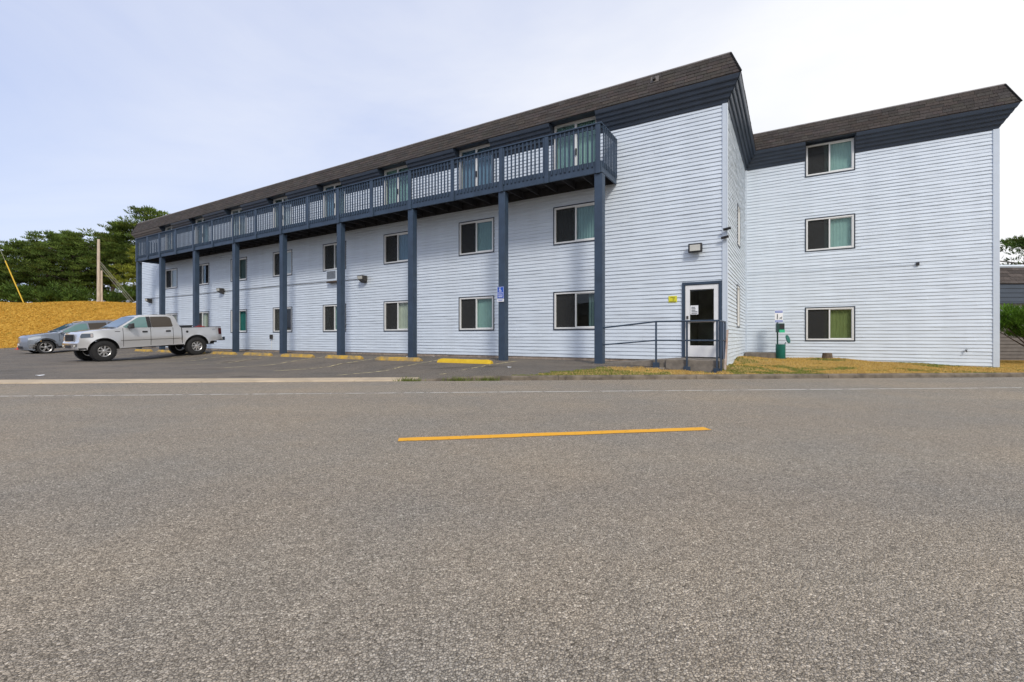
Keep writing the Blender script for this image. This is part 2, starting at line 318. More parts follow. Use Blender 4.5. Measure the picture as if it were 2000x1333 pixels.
# ---------------------------------------------------------------- setting: ground, road, lot, lawn, bank
def grid_sheet(name, xs, ys, zf, m, skip=None, parent=None):
    V = []; F = []; idx = {}
    for i, x in enumerate(xs):
        for j, y in enumerate(ys): idx[i, j] = len(V); V.append((x, y(x) if callable(y) else y, 0))
    V = [(a, b, zf(a, b)) for a, b, _ in V]
    for i in range(len(xs) - 1):
        for j in range(len(ys) - 1):
            q = (idx[i, j], idx[i + 1, j], idx[i + 1, j + 1], idx[i, j + 1])
            if skip and skip(*[sum(V[k][c] for k in q) / 4 for c in (0, 1)]): continue
            F.append(q)
    mb = MB(); mb.v = V
    for q in F: mb.face(*q)
    return mb.build(name, m, parent, smooth=True, sharp=60)
gr = MB(); gr.poly((-900, -900, -.08), (900, -900, -.08), (900, 900, -.08), (-900, 900, -.08))
tag(gr.build('ground', M['soil']), kind='structure')
road = tag(grid_sheet('road', list(np.linspace(-90, 90, 46)), [lambda x, k=k: kerb_y(x) - k for k in (24, 16, 12, 8, 5, 2.5, 1, 0)], lambda x, y: RZ, M['road']), kind='structure')
lot = tag(grid_sheet('parking_lot', list(np.arange(-60, 4.01, .5)), [lambda x, k=k: kerb_y(x) + k for k in [.1, .49, .6, .9, 1.2, 1.6] + list(np.arange(2, 33, .5))], lot_z, M['lot']), kind='structure')
lawn = tag(grid_sheet('lawn', list(np.arange(-.6, 27, .3)), [lambda x, k=k: kerb_y(x) + .14 + k for k in np.arange(0, 9, .3)], lawn_z, M['lawn'],
     skip=lambda x, y: (lambda lx, ly: (lx < -.1 and ly > -1.5) )((x - CORNER.x) * CT - (y - CORNER.y) * ST, (x - CORNER.x) * ST + (y - CORNER.y) * CT) or (y > 9.93 + .62 * (x + .44))), kind='structure')
def bank_z(X, Y):
    b = 34.3 + .02 * (X + 30)
    return .02 + 4.15 * sst(b, b + 8.5, Y) ** .85 + .08 * math.sin(X * .6) * sst(b, b + 5, Y)
bank = tag(grid_sheet('grass_bank', list(np.arange(-95, -17.9, .7)), list(np.arange(33.6, 47, .45)) + [50, 56, 65, 80, 120], bank_z, M['bank']), kind='structure')
# road paint
def strip(name, p, q, w, z, m, parent, n=1, wob=0.):
    p, q = Vector(p), Vector(q); d = (q - p).normalized(); s = Vector((-d.y, d.x)) * w / 2; mb = MB()
    P = []
    for i in range(n + 1):
        c = p.lerp(q, i / n); a = 1 + random.uniform(-wob, wob); b = 1 + random.uniform(-wob, wob)
        P.append((c + s * a, c - s * b))
    zf = z if callable(z) else (lambda x, y: z)
    for i in range(n):
        a, b, c, d_ = P[i][1], P[i + 1][1], P[i + 1][0], P[i][0]
        mb.poly(*[(k.x, k.y, zf(k.x, k.y)) for k in (a, b, c, d_)])
    return mb.build(name, m, parent)
strip('centre_line', (-1.025, 4.172), (1.983, 4.683), .14, RZ + .004, M['yellow'], road, 24, .10)
strip('edge_line', (-40, kerb_y(-40) - 2.08), (40, kerb_y(40) - 2.08), .06, RZ + .004, M['whiteline'], road, 60, .2)
def W_at(n, t): return n * ST - t * CT, n * CT + t * ST
for k in range(9):
    t = 6.98 + 2.67 * k
    a, b = W_at(11.8, t), W_at(7.6 if k else 9.0, t + (.0 if k else .6)); strip('stall_line', a, b, .09, lambda x, y: lot_z(x, y) + .006, M['stall'], lot, 14, .15)
# gutter apron slabs (left) and raised kerb (right)
gut = MB(); g0 = []
gutter = tag(MB().box(-.01, .01, -.01, .01, -.06, -.04).build('gutter', M['gutter']), kind='structure'); 
x = -46.
while x < -2.2:
    x1 = min(x + 3.05, -2.05); mb = MB()
    mb.hexa([(x + .006, kerb_y(x), RZ - .05), (x1 - .006, kerb_y(x1), RZ - .05), (x1 - .006, kerb_y(x1) + .52, RZ - .05), (x + .006, kerb_y(x) + .52, RZ - .05),
             (x + .006, kerb_y(x) + .03, RZ + .022), (x1 - .006, kerb_y(x1) + .03, RZ + .022), (x1 - .006, kerb_y(x1) + .5, RZ + .042), (x + .006, kerb_y(x) + .5, RZ + .042)])
    mb.build('slab', M['gutter'], gutter, bevel=.008); x = x1
kerbs = tag(MB().box(-2.02, -2.0, kerb_y(-2) + .02, kerb_y(-2) + .1, -.06, -.04).build('kerb', M['kerb']), kind='structure')
x = -2.05
while x < 34:
    x1 = x + 3.05; mb = MB(); n = 12; pr = []
    for i in range(n + 1):
        X = x + .004 + (x1 - x - .008) * i / n; y = kerb_y(X); j = random.uniform(-.006, .006); h = RZ + .07 * sst(-2.3, -.6, X) + .02
        pr.append([(X, y + .0 + j, .03), (X, y + .012 + j, h - .025), (X, y + .04 + j, h + j * .6), (X, y + .15, h + .004), (X, y + .16, .03)])
    for i in range(n):
        for k in range(4): mb.poly(pr[i][k], pr[i + 1][k], pr[i + 1][k + 1], pr[i][k + 1])
    mb.poly(*pr[0]); mb.poly(*reversed(pr[-1])); mb.build('kerb_stone', M['kerb'], kerbs, smooth=True); x = x1

# ---------------------------------------------------------------- apartment building
BLD = empty('apartment_building', CORNER, -TH, 'three-storey apartment building with white lap siding, navy balcony and brown shingle mansard roof', 'building')
Z_TOP, Z_EAVE, Z_RIDGE, OV, RI = 7.05, 7.58, 8.25, .36, .117
WIN_L = [6.338, 10.051, 13.782, 17.514, 21.227, 24.964, 28.649, 32.252]
WX = [(-(t - 1.433), -(t - 1.433) + 1.434) for t in WIN_L]      # window columns (left, right)
open_front = []
for a, b in WX: open_front += [(a, b, 1.267, 2.395), (a, b, 3.913, 5.035), (a, b, 5.72, 7.60)]
open_front += [(-1.085, -.10, .47, 2.48), (-32.97, -31.97, 1.3, 2.40)]
open_end = [(2.55, 3.35, 1.35, 2.6), (2.75, 3.45, 3.9, 5.1)]
open_wing = [(1.871, 3.195, .91, 1.997), (1.871, 3.195, 3.95, 5.03), (1.871, 3.195, 6.508, 7.54)]
mapF = lambda u, o, z: (u, -o, z)
mapE = lambda u, o, z: (o, u, z)
mapW = lambda u, o, z: (u, YW - o, z)
PIECES = []
def wall(name, u0, u1, z0, z1, opens, mp, boards=True, pitch=.106, seg=.33, seed=1):
    rr = random.Random(seed)
    us = sorted({u0, u1, *[v for o in opens for v in o[:2] if u0 < v < u1]}); zs = sorted({z0, z1, *[v for o in opens for v in o[2:] if z0 < v < z1]})
    mb = MB()
    for a, b in zip(us, us[1:]):
        for c, d in zip(zs, zs[1:]):
            if any(o[0] <= (a + b) / 2 <= o[1] and o[2] <= (c + d) / 2 <= o[3] for o in opens): continue
            mb.poly(mp(a, -.006, c), mp(b, -.006, c), mp(b, -.006, d), mp(a, -.006, d))
    w = mb.build(name, M['trimw'], BLD)
    if not boards: return w
    k = 0; z = z0
    while z < z1 - .01:
        zt = min(z + pitch, z1); g = 1 + rr.uniform(-.035, .03)
        cuts = sorted({u0, u1, *[v for o in opens for v in o[:2] if u0 < v < u1 and o[2] < zt and o[3] > z]})
        joints = [u0 + rr.uniform(.5, 3.6) + 3.66 * i for i in range(int((u1 - u0) / 3.66) + 1)]
        ph = [rr.uniform(0, 6.28) for _ in range(3)]
        for a, b in zip(cuts, cuts[1:]):
            ov = [o for o in opens if o[0] <= (a + b) / 2 <= o[1] and o[2] < zt and o[3] > z]
            spans = [(z, zt)]
            for o in ov:
                ns = []
                for s0, s1 in spans:
                    if o[2] > s0 + .004: ns.append((s0, min(s1, o[2])))
                    if o[3] < s1 - .004: ns.append((max(s0, o[3]), s1))
                spans = [s for s in ns if s[1] - s[0] > .004]
            n = max(1, int((b - a) / seg))
            for s0, s1 in spans:
                prev = None; mb = MB(); mb.tone = (g, g, g * 1.005)
                for u in sorted([a + (b - a) * i / n for i in range(n + 1)] + [j_ + d_ for j_ in joints if a + .05 < j_ < b - .05 for d_ in (-.003, .003)]):
                    stp_ = .0035 * (sum(1 for j_ in joints if j_ < u) % 2)
                    wv = .0036 * math.sin(u * 2.9 + ph[0]) + .0032 * math.sin(u * 7.3 + ph[1]) + rr.uniform(-.0015, .0015) + stp_
                    dz = .0016 * math.sin(u * 4.1 + ph[2]) + rr.uniform(-.0008, .0008)
                    outf = lambda zz: .019 + wv - (.018 + wv * .8) * (zz - z) / pitch
                    row = [mp(u, -.004, s0 + dz), mp(u, outf(s0), s0 + dz), mp(u, outf(s0) - .0005, min(s0 + .012, s1)), mp(u, max(.001, outf(s1)), s1)]
                    base = len(mb.v); mb.v += row
                    if prev is not None:
                        for q in range(3): mb.face(prev + q, base + q, base + q + 1, prev + q + 1)
                    prev = base
                pw = B2W(*mp((a + b) / 2, 0, z)); PIECES.append(((b - a) * min(1, (s1 - s0) / pitch) / pw.y ** 2 * (.35 if mp is mapF and 5.7 < z < 6.8 else 1), mb, w))
        z += pitch; k += 1
    return w
wall('front_wall', XL, 0, .395, Z_TOP + .02, open_front, mapF, seed=3)
wall('end_wall', 0, YW, .27, Z_TOP + .02, open_end, mapE, seed=4)
wall('wing_wall', 0, XW, .06, Z_TOP + .02, open_wing, mapW, seed=5)
PIECES.sort(key=lambda p: -p[0]); rest = MB()
for _, mb, w in PIECES[:300]: mb.build('siding_board', M['siding'], w, tone=True, fix=False)
for _, mb, w in PIECES[300:]:
    b0 = len(rest.v); rest.v += mb.v; rest.tone = mb.tone
    for f in mb.f: rest.face(*[b0 + i for i in f])
tag(rest.build('siding_boards', M['siding'], BLD, tone=True, fix=False), kind='stuff')
box('foundation', (XL, -.02, .006, .3, .05, .40), M['found'], BLD)
mb = MB(); mb.box(XL, XL + .05, .02, 12, 0, 8.1); mb.box(XL, XW - .05, 11.95, 12, 0, 8.1); mb.box(XW - .05, XW, YW + .03, 11.95, .05, 8.1)
mb.build('rear_walls', M['trimw'], BLD)
# upper wall behind the mansard, cut by the door heads
mb = MB(); xs = [XL] + [v for a, b in reversed(WX) for v in (a, b)] + [0]
for i in range(0, len(xs), 2): mb.box(xs[i], xs[i + 1], .01, .05, Z_TOP, 8.1)
for a, b in WX: mb.box(a, b, .01, .05, 7.61, 8.1)
mb.box(0, 1.871, YW + .01, YW + .05, Z_TOP, 8.1); mb.box(3.195, XW, YW + .01, YW + .05, Z_TOP, 8.1); mb.box(1.871, 3.195, YW + .01, YW + .05, 7.55, 8.1); mb.box(-.05, -.01, .05, YW, Z_TOP, 8.1)
mb.build('attic_wall', M['navyd'], BLD)
# corner trims
def corner_trim(d): return box('corner_trim', d, M['trimw'], BLD, .006)
corner_trim((-.095, -.002, -.034, -.001, .33, Z_TOP)); corner_trim((.0, .034, -.034, .09, .28, Z_TOP))
corner_trim((.0, .03, YW - .06, YW - .002, .4, Z_TOP)); corner_trim((.032, .07, YW - .034, YW - .001, .4, Z_TOP))
corner_trim((XW - .11, XW + .032, YW - .034, YW - .001, .05, Z_TOP)); corner_trim((XW, XW + .032, YW + .0, YW + .1, .05, Z_TOP))
corner_trim((XL - .03, XL + .09, -.034, -.001, .4, Z_TOP))

# windows ---------------------------------------------------------------
def pleats(a, b, z0, z1, y, m, parent, mp, amp=.018, pitch=.085, name='curtain'):
    n = max(4, int((b - a) / pitch * 4)); mb = MB()
    for i in range(n + 1):
        u = a + (b - a) * i / n; o = y + amp * math.sin(i * math.pi / 2 + .4) + random.uniform(-.004, .004)
        mb.v += [mp(u, o, z0), mp(u, o, z1)]
        if i: k = 2 * i; mb.face(k - 2, k, k + 1, k - 1)
    return mb.build(name, m, parent, smooth=True, fix=False)
def window(a, b, z0, z1, mp, left, right, name='window', amp=.018, trim=.032, fw=.05, split=.5, mull=.04, room=.9, sill=True):
    """left/right: (curtain key or None, covered fraction)"""
    fr = MB()
    def fbox(m, u0, u1, o0, o1, c, d):
        p = [mp(u, o, z) for z in (c, d) for (u, o) in ((u0, o0), (u1, o0), (u1, o1), (u0, o1))]; m.hexa(p)
    d0, d1 = -.07, .022
    fbox(fr, a, b, d0, d1, z1 - fw, z1); fbox(fr, a, b, d0, d1, z0, z0 + fw); fbox(fr, a, a + fw, d0, d1, z0 + fw, z1 - fw); fbox(fr, b - fw, b, d0, d1, z0 + fw, z1 - fw)
    f = fr.build(name, M['vinylw'], BLD, bevel=.004)
    t = MB(); e = trim
    fbox(t, a - e, b + e, -.005, .030, z1 + .001, z1 + e); fbox(t, a - e, b + e, -.005, .030, z0 - e, z0 - .001); fbox(t, a - e, a - .001, -.005, .030, z0 - .001, z1 + .001); fbox(t, b + .001, b + e, -.005, .030, z0 - .001, z1 + .001)
    t.build('trim', M['trimd'], f)
    m = a + (b - a) * split; k = MB(); fbox(k, m - mull / 2, m + mull / 2, -.05, .012, z0 + fw, z1 - fw)
    # sliding sash rails on the right light
    sr = .022; fbox(k, m + mull / 2, b - fw, -.035, -.005, z0 + fw, z0 + fw + sr); fbox(k, m + mull / 2, b - fw, -.035, -.005, z1 - fw - sr, z1 - fw); fbox(k, b - fw - sr, b - fw, -.035, -.005, z0 + fw + sr, z1 - fw - sr)
    k.build('sash', M['vinylw'], f)
    for (u0, u1, o) in ((a + fw, m - mull / 2, -.045), (m + mull / 2, b - fw, -.02)):
        g = MB(); fbox(g, u0, u1, o - .004, o, z0 + fw, z1 - fw); g.build('pane', M['glass'], f)
    if name == 'window': g = MB(); fbox(g, a + fw, m - mull / 2, -.026, -.022, z0 + fw, z1 - fw); g.build('insect_screen', M['screen'], f)
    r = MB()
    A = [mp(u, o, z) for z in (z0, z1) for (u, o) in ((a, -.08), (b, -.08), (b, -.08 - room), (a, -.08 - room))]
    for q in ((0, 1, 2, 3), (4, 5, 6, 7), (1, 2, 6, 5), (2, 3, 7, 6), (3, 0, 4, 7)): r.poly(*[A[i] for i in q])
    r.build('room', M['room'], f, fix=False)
    for (c, side) in ((left, 0), (right, 1)):
        if not c: continue
        key, frac = c; u0, u1 = (a + fw, m) if not side else (m - .14, b - fw)
        if frac < 0: u0 = u1 + (u1 - u0) * frac        # hangs at the right of its light
        else: u1 = u0 + (u1 - u0) * frac
        pleats(u0, u1, z0 + .02, z1 - .03, -.105, CUR[key], f, mp, amp)
    return f
U2 = [(('slate', 1), ('teal', 1)), (None, ('teal', 1)), (None, ('blue', 1)), (('slate', .7), None), (('grey', .5), ('lilac', 1)), (None, ('slate', 1)), (('lilac', 1), ('blue', .3)), (('slate', .4), ('lilac', 1))]
U1 = [(None, ('slate', -.35)), (None, ('mint', 1)), (None, ('cream', .8)), (('slate', .4), ('teal', .5)), (('cream', .35), None), (('cream', 1), ('dteal', 1)), (('grey', .7), ('cream', .6)), (('grey', 1), ('tan', 1))]
U3 = [(('teal', 1), ('mint', 1)), (('blue', 1), ('blue', 1)), (('mint', 1), ('teal', 1)), (('blue', 1), ('slate', 1)), (('slate', 1), ('lilac', 1)), (('grey', 1), ('grey', 1)), (('slate', 1), ('teal', 1)), (('grey', 1), ('blue', 1))]
for (a, b), s2, s1, s3 in zip(WX, U2, U1, U3):
    window(a, b, 1.267, 2.395, mapF, *s1); window(a, b, 3.913, 5.035, mapF, *s2)
    d = window(a, b, 5.72, 7.60, mapF, *s3, name='balcony_door', fw=.065, mull=.07)
    hx = (a + b) / 2 + .02; box('handle', (hx - .02, hx + .02, -.05, -.013, 6.55, 6.75), M['black'], d)
window(-32.97, -31.97, 1.3, 2.40, mapF, None, None)
for (a, b, c, d), st in zip(open_wing, ((None, ('olive', 1)), (None, ('mint', 1)), (None, ('mint', 1)))): window(a, b, c, d, mapW, *st, amp=.004)  # lowest window: olive curtain stands for a reflection in the right pane
for o in open_end: window(*o, mapE, ('grey', 1), None, fw=.06, mull=.03, room=.5)

# mansard: soffit boards, notches, shingles, flat roof --------------------
PLAN = [(XL, 0), (0, 0), (0, YW), (XW, YW)]
def offp(i, o):       # offset plan corner i outwards by o
    return [(XL - o, -o), (o, -o), (o, YW - o), (XW + o, YW - o)][i]
def soffit(name, u0, u1, kind, m, hip0=False, hip1=False):
    """five lapped boards on the outward-leaning soffit; kind F/E/W; hip ends follow the mitres"""
    h = None; nb = 5
    for k in range(nb):
        s0, s1 = k / nb, (k + 1) / nb; mb = MB(); P = []
        for s, out in ((s0, .0), (s0, .026), (s0 + .05, .030), (s1, .003)):
            o = OV * s; z = Z_TOP + (Z_EAVE - Z_TOP) * s
            nx, nz = .827 * out, -.562 * out         # outward normal of the soffit (out, down)
            oo = o + nx; zz = z + nz
            if kind == 'F': a, b = (u0 - (o if hip0 else 0), u1 + (o if hip1 else 0)); P.append([(a, -oo, zz), (b, -oo, zz)])
            elif kind == 'E': P.append([(oo, -o, zz), (oo, YW - o, zz)])
            else: a, b = (u0 + (o if hip0 else 0), u1 + (o if hip1 else 0)); P.append([(a, YW - oo, zz), (b, YW - oo, zz)])
        for i in range(3): mb.poly(P[i][0], P[i][1], P[i + 1][1], P[i + 1][0])
        mb.poly(*[p[0] for p in P]); mb.poly(*[p[1] for p in reversed(P)])
        mb.build('soffit_board', m, SOF)
SOF = MB()
SOF.poly((XL, -.0, Z_TOP), (0, 0, Z_TOP), (0, .02, Z_TOP + .02), (XL, .02, Z_TOP + .02)); SOF = SOF.build('soffit', M['navyd'], BLD)
cols = sorted(WX); segs = []; u = XL
for a, b in cols: segs.append((u, a - .03)); u = b + .03
segs.append((u, 0))
for i, (a, b) in enumerate(segs): soffit('s', a, b, 'F', M['greyvinyl'] if i == 0 else M['navyd'], hip0=i == 0, hip1=i == len(segs) - 1)
soffit('s', 0, 0, 'E', M['navyd'])
soffit('s', 0, 1.871 - .03, 'W', M['navyd'], hip0=True); soffit('s', 3.195 + .03, XW, 'W', M['navyd'], hip1=True)
for a, b, y0 in [(a, b, 0) for a, b in cols] + [(1.871, 3.195, YW)]:
    for xx in (a - .03, b + .012):
        mb = MB()
        p = [(y0 - .002, Z_TOP), (y0 - OV + .01, Z_EAVE - .005), (y0 - .002, Z_EAVE + .03)]
        q = len(mb.v); mb.v += [(xx, y, z) for y, z in p] + [(xx + .018, y, z) for y, z in p]
        for f in ((0, 1, 2), (5, 4, 3), (0, 3, 4, 1), (1, 4, 5, 2), (2, 5, 3, 0)): mb.face(*[q + i for i in f])
        mb.build('notch_cheek', M['navyd'], SOF)
    box('notch_ceiling', (a - .012, b + .012, y0 - OV + .02, y0 - .003, Z_EAVE + .022, Z_EAVE + .05), M['navyd'], SOF)
def ring(o, z): return [(*offp(i, o), z) for i in range(4)]
rb = MB(); e0, e1, r0 = ring(OV, Z_EAVE), ring(OV, Z_EAVE + .02), ring(RI, Z_RIDGE - .01)
for i in range(3): rb.poly(e1[i], e1[i + 1], r0[i + 1], r0[i]); rb.poly(e0[i], e0[i + 1], e1[i + 1], e1[i])
rb.poly((XL - OV, -OV, Z_EAVE + .02), (XL - RI, -RI, Z_RIDGE - .01), (XL - RI, 12, Z_RIDGE - .01), (XL - OV, 12, Z_EAVE + .02))
rb.poly((XL - OV, -OV, Z_EAVE), (XL - OV, 12, Z_EAVE), (XL, 12, Z_TOP), (XL, 0, Z_TOP))
rb.poly((XW + OV, YW - OV, Z_EAVE + .02), (XW + RI, YW - RI, Z_RIDGE - .01), (XW + RI, 12, Z_RIDGE - .01), (XW + OV, 12, Z_EAVE + .02))
rb.poly((XW + OV, YW - OV, Z_EAVE), (XW + OV, 12, Z_EAVE), (XW, 12, Z_TOP), (XW, YW, Z_TOP))
rb.poly(r0[0], r0[1], (RI, 12, Z_RIDGE - .01), (XL - RI, 12, Z_RIDGE - .01)); rb.poly((RI, YW - RI, Z_RIDGE - .012), (XW + RI, YW - RI, Z_RIDGE - .012), (XW + RI, 12, Z_RIDGE - .012), (RI, 12, Z_RIDGE - .012))
ROOF = rb.build('roof', M['roofsub'], BLD, fix=False)
# shingles: tabs on each slope, the largest 300 singly, the rest joined
tabs = []
NC = 6; SL = [0 + i / NC for i in range(NC + 1)]
def slope_pt(kind, u, s, up):
    o = OV + (RI - OV) * s; z = Z_EAVE + .02 + (Z_RIDGE - .01 - Z_EAVE - .02) * s
    o += .94 * up; z += .34 * up
    return (u, -o, z) if kind == 'F' else ((o, u, z) if kind == 'E' else (u, YW - o, z))
def ends(kind, s):
    o = OV + (RI - OV) * s
    return {'F': (XL - o, o), 'E': (-o, YW - o), 'W': (o, XW + o)}[kind]
for kind in 'FEW':
    for c in range(NC):
        s0, s1 = SL[c], SL[c + 1]; e0_, e1_ = ends(kind, s0), ends(kind, s1); u = e0_[0]
        while u < e0_[1] - .02:
            w = random.choice((.17, .22, .3, .3, .34)) ; u1 = min(u + w, e0_[1])
            if e0_[1] - u1 < .06: u1 = e0_[1]
            ta = min(max(u, e1_[0]), e1_[1]); tb = min(max(u1, e1_[0]), e1_[1])
            if tb - ta > .01:
                j = random.uniform(-.008, .008); th = .013 + random.uniform(0, .006); sb = s0 + j - (.02 if c else 0)
                g = random.uniform(.78, 1.22); tn = (g * random.uniform(.95, 1.1), g, g * random.uniform(.9, 1.05))
                tabs.append((kind, u + .003, u1 - .003, ta + .003, tb - .003, sb, min(s1 + .03, 1), th, tn))
            u = u1
def tab_mesh(mb, t):
    kind, a, b, ta, tb, s0, s1, th, tn = t; mb.tone = tn
    mb.hexa([slope_pt(kind, a, s0, 0), slope_pt(kind, b, s0, 0), slope_pt(kind, tb, s1, 0), slope_pt(kind, ta, s1, 0),
             slope_pt(kind, a, s0, th), slope_pt(kind, b, s0, th), slope_pt(kind, tb, s1, .004), slope_pt(kind, ta, s1, .004)])
def tab_size(t):
    p = slope_pt(t[0], (t[1] + t[2]) / 2, t[5], 0); w = B2W(*p); 
    return (t[2] - t[1]) * (.12 if t[0] == 'E' else 1) / (w.y ** 2)
tabs.sort(key=tab_size, reverse=True)
for t in tabs[:300]: mb = MB(); tab_mesh(mb, t); mb.build('shingle', M['shingle'], ROOF, tone=True)
mb = MB()
for t in tabs[300:]: tab_mesh(mb, t)
tag(mb.build('shingles', M['shingle'], ROOF, tone=True), kind='stuff')
mb = MB(); pts = [(XL - RI, 12)] + [offp(i, RI) for i in range(4)] + [(XW + RI, 12)]
for (a, b) in zip(pts, pts[1:]): mb.tube([(*a, Z_RIDGE + .012), (*b, Z_RIDGE + .012)], .024, 6)
mb.build('ridge_flashing', M['flash'], ROOF)
for i in (0, 1, 3):
    a, b = offp(i, OV + .01), offp(i, RI); MB().tube([(*a, Z_EAVE + .02), (*b, Z_RIDGE)], .028, 6).build('hip_cap', M['shingle'], ROOF)
mb = MB(); mb.tube([slope_pt('F', -1.78, .72, -.05), slope_pt('F', -1.78, .72, .10)], .045, 10); mb.build('vent_pipe', M['dgrey'], ROOF)
mb = MB(); mb.hexa([slope_pt('F', a, s, o) for o in (.012, .024) for a, s in ((-1.88, .60), (-1.66, .60), (-1.66, .90), (-1.88, .90))]); mb.build('vent_flashing', M['greyvinyl'], ROOF)

# balcony ---------------------------------------------------------------
PX = [-2.99] + [-6.06 - 3.715 * k for k in range(7)] + [-31.28]
YP = -1.18; BX0, BX1 = -31.42, -2.90; YF = YP - .10
bal = MB(); bal.box(BX0, BX1, YF, YF + .045, 5.42, 5.74); BAL = bal.build('balcony', M['navy'], BLD, bevel=.006)
box('end_beam', (BX1 - .045, BX1, YF + .047, -.03, 5.44, 5.74), M['navy'], BAL); box('end_beam', (BX0, BX0 + .045, YF + .047, -.03, 5.44, 5.74), M['navy'], BAL)
box('ledger', (BX0 + .05, BX1 - .05, -.085, -.036, 5.46, 5.70), M['joist'], BAL)
x = BX0 + .4
while x < BX1 - .1: box('joist', (x - .02, x + .02, YF + .05, -.09, 5.50, 5.698), M['joist'], BAL); x += .61
y = YF + .05
while y < -.06: box('deck_board', (BX0 + .05, BX1 - .05, y, min(y + .134, -.037), 5.702, 5.738), M['joist'], BAL); y += .142
ZR = 6.75
box('top_rail', (BX0 - .02, BX1 + .02, YF - .055, YF + .06, ZR - .038, ZR), M['navy'], BAL, .005); box('top_rail', (BX1 - .07, BX1 + .02, YF + .062, -.03, ZR - .038, ZR), M['navy'], BAL, .005)
box('sub_rail', (BX0, BX1 - .05, YF - .002, YF + .036, ZR - .13, ZR - .040), M['navy'], BAL); box('sub_rail', (BX1 - .04, BX1 - .004, YF + .05, -.04, ZR - .13, ZR - .04), M['navy'], BAL)
rp = []
for i, p in enumerate(PX):
    rp.append(p)
    if 0 < i < len(PX): rp.append((p + PX[i - 1]) / 2)
for p in rp:
    box('rail_post', (p - .065, p + .065, YF - .045, YF - .004, 5.40, ZR - .04), M['navy'], BAL, .004)
bm_me = None; x = BX1 - .12
def baluster(x0, y0, alongy=False):
    global bm_me
    if bm_me is None:
        mb = MB(); h0, h1 = 5.575, ZR - .042
        mb.hexa([(-.0195, -.012, h0 + .03), (.0195, -.012, h0 + .03), (.0195, .016, h0), (-.0195, .016, h0), (-.0195, -.012, h1), (.0195, -.012, h1), (.0195, .016, h1), (-.0195, .016, h1)])
        o = mb.build('baluster', M['navy'], BAL); bm_me = o.data
    else: o = link(bpy.data.objects.new('baluster', bm_me), BAL)
    o.location = (x0, y0, 0); o.rotation_euler = (0, 0, R(90) if alongy else 0)
while x > BX0 + .08:
    if all(abs(x - p) > .085 for p in rp): baluster(x + random.uniform(-.004, .004), YF - .021)
    x -= .134
y = YF + .12
while y < -.08: baluster(BX1 + .018, y, True); baluster(BX0 - .018, y, True); y += .134
for p in PX:
    mb = MB(); zb = lot_z(*B2W(p, YP)[:2]) - .03; mb.box(p - .115, p + .115, YP - .095, YP + .115, zb, 5.40)
    o = mb.build('porch_post', M['navy'], BLD, bevel=.008)
    box('base_plate', (p - .14, p + .14, YP - .12, YP + .14, zb, zb + .04), M['concrete'], o)
# entrance door -----------------------------------------------------------
a, b, z0, z1 = -1.085, -.10, .47, 2.48
mb = MB(); mb.box(a, a + .07, -.045, .06, z0, z1); mb.box(b - .07, b, -.045, .06, z0, z1); mb.box(a + .07, b - .07, -.045, .06, z1 - .07, z1)
DOOR = mb.build('entrance_door', M['navy'], BLD, bevel=.004)
da, db = a + .08, b - .08; ga, gb, gz0, gz1 = da + .115, db - .115, z0 + .32, z1 - .2
mb = MB(); mb.box(da, ga, -.02, .025, z0 + .02, z1 - .08); mb.box(gb, db, -.02, .025, z0 + .02, z1 - .08); mb.box(ga, gb, -.02, .025, z0 + .02, gz0); mb.box(ga, gb, -.02, .025, gz1, z1 - .08)
mb.build('door_leaf', M['white'], DOOR, bevel=.003)
box('pane', (ga, gb, .0, .006, gz0, gz1), M['glass'], DOOR)
MB().tube([(da + .055, -.05, 1.47), (da + .055, -.05, 1.30)], .014, 8).build('handle', M['dgrey'], DOOR); box('lock', (da + .03, da + .08, -.035, -.021, 1.50, 1.58), M['dgrey'], DOOR)
MB().tube([(da + .07, -.045, 1.42), (db - .07, -.045, 1.42)], .012, 8).build('push_bar', M['alloy'], DOOR)
box('threshold', (da, db, -.06, .05, z0, z0 + .018), M['dgrey'], DOOR)
rm = MB()
A = [(x_, y_, z_) for z_ in (z0, z1 - .02) for (x_, y_) in ((a + .05, .065), (b - .05, .065), (b - .05, 2.2), (a + .05, 2.2))]
for q in ((0, 1, 2, 3), (4, 5, 6, 7), (1, 2, 6, 5), (2, 3, 7, 6), (3, 0, 4, 7)): rm.poly(*[A[i] for i in q])
rm.build('hallway', mat('hallway_paint', (.42, .38, .30), .8, var=.25, vscale=2.), DOOR, fix=False)
no = box('notice', (ga + .01, ga + .21, -.006, -.001, 1.62, 1.86), M['signw'], DOOR)
for k, (w0, w1) in enumerate(((.02, .11), (.02, .12), (.02, .12), (.02, .17), (.02, .17))): box('text_line', (ga + .02 + w0, ga + .02 + w1, -.0085, -.0065, 1.82 - .04 * k - .018, 1.82 - .04 * k), M['inkd'], no)

# entrance landing, ramp and handrail -------------------------------------
LAND = empty('entrance_landing', CORNER, -TH, 'low concrete landing and ramp in front of the glazed entrance door', 'landing')
mb = MB(); mb.box(-1.25, .0, -1.22, -.036, .02, .462); mb.build('landing_slab', M['concrete'], LAND, bevel=.015)
mb = MB(); mb.hexa([(-2.86, -1.14, .05), (-1.254, -1.14, .05), (-1.254, -.036, .05), (-2.86, -.036, .05), (-2.86, -1.14, .315), (-1.254, -1.14, .455), (-1.254, -.036, .455), (-2.86, -.036, .315)]); mb.build('ramp', M['concrete'], LAND, bevel=.01)
mb = MB(); mb.hexa([(-2.8, -1.42, .0), (-1.26, -1.42, .0), (-1.26, -1.145, .0), (-2.8, -1.145, .0), (-2.8, -1.40, .27), (-1.26, -1.40, .245), (-1.26, -1.145, .255), (-2.8, -1.145, .28)]); mb.build('kerb_edge', M['concrete'], LAND, bevel=.01)
HR = empty('handrail', CORNER, -TH, 'navy steel handrail along the ramp and landing outside the entrance door', 'handrail')
yh = -1.27
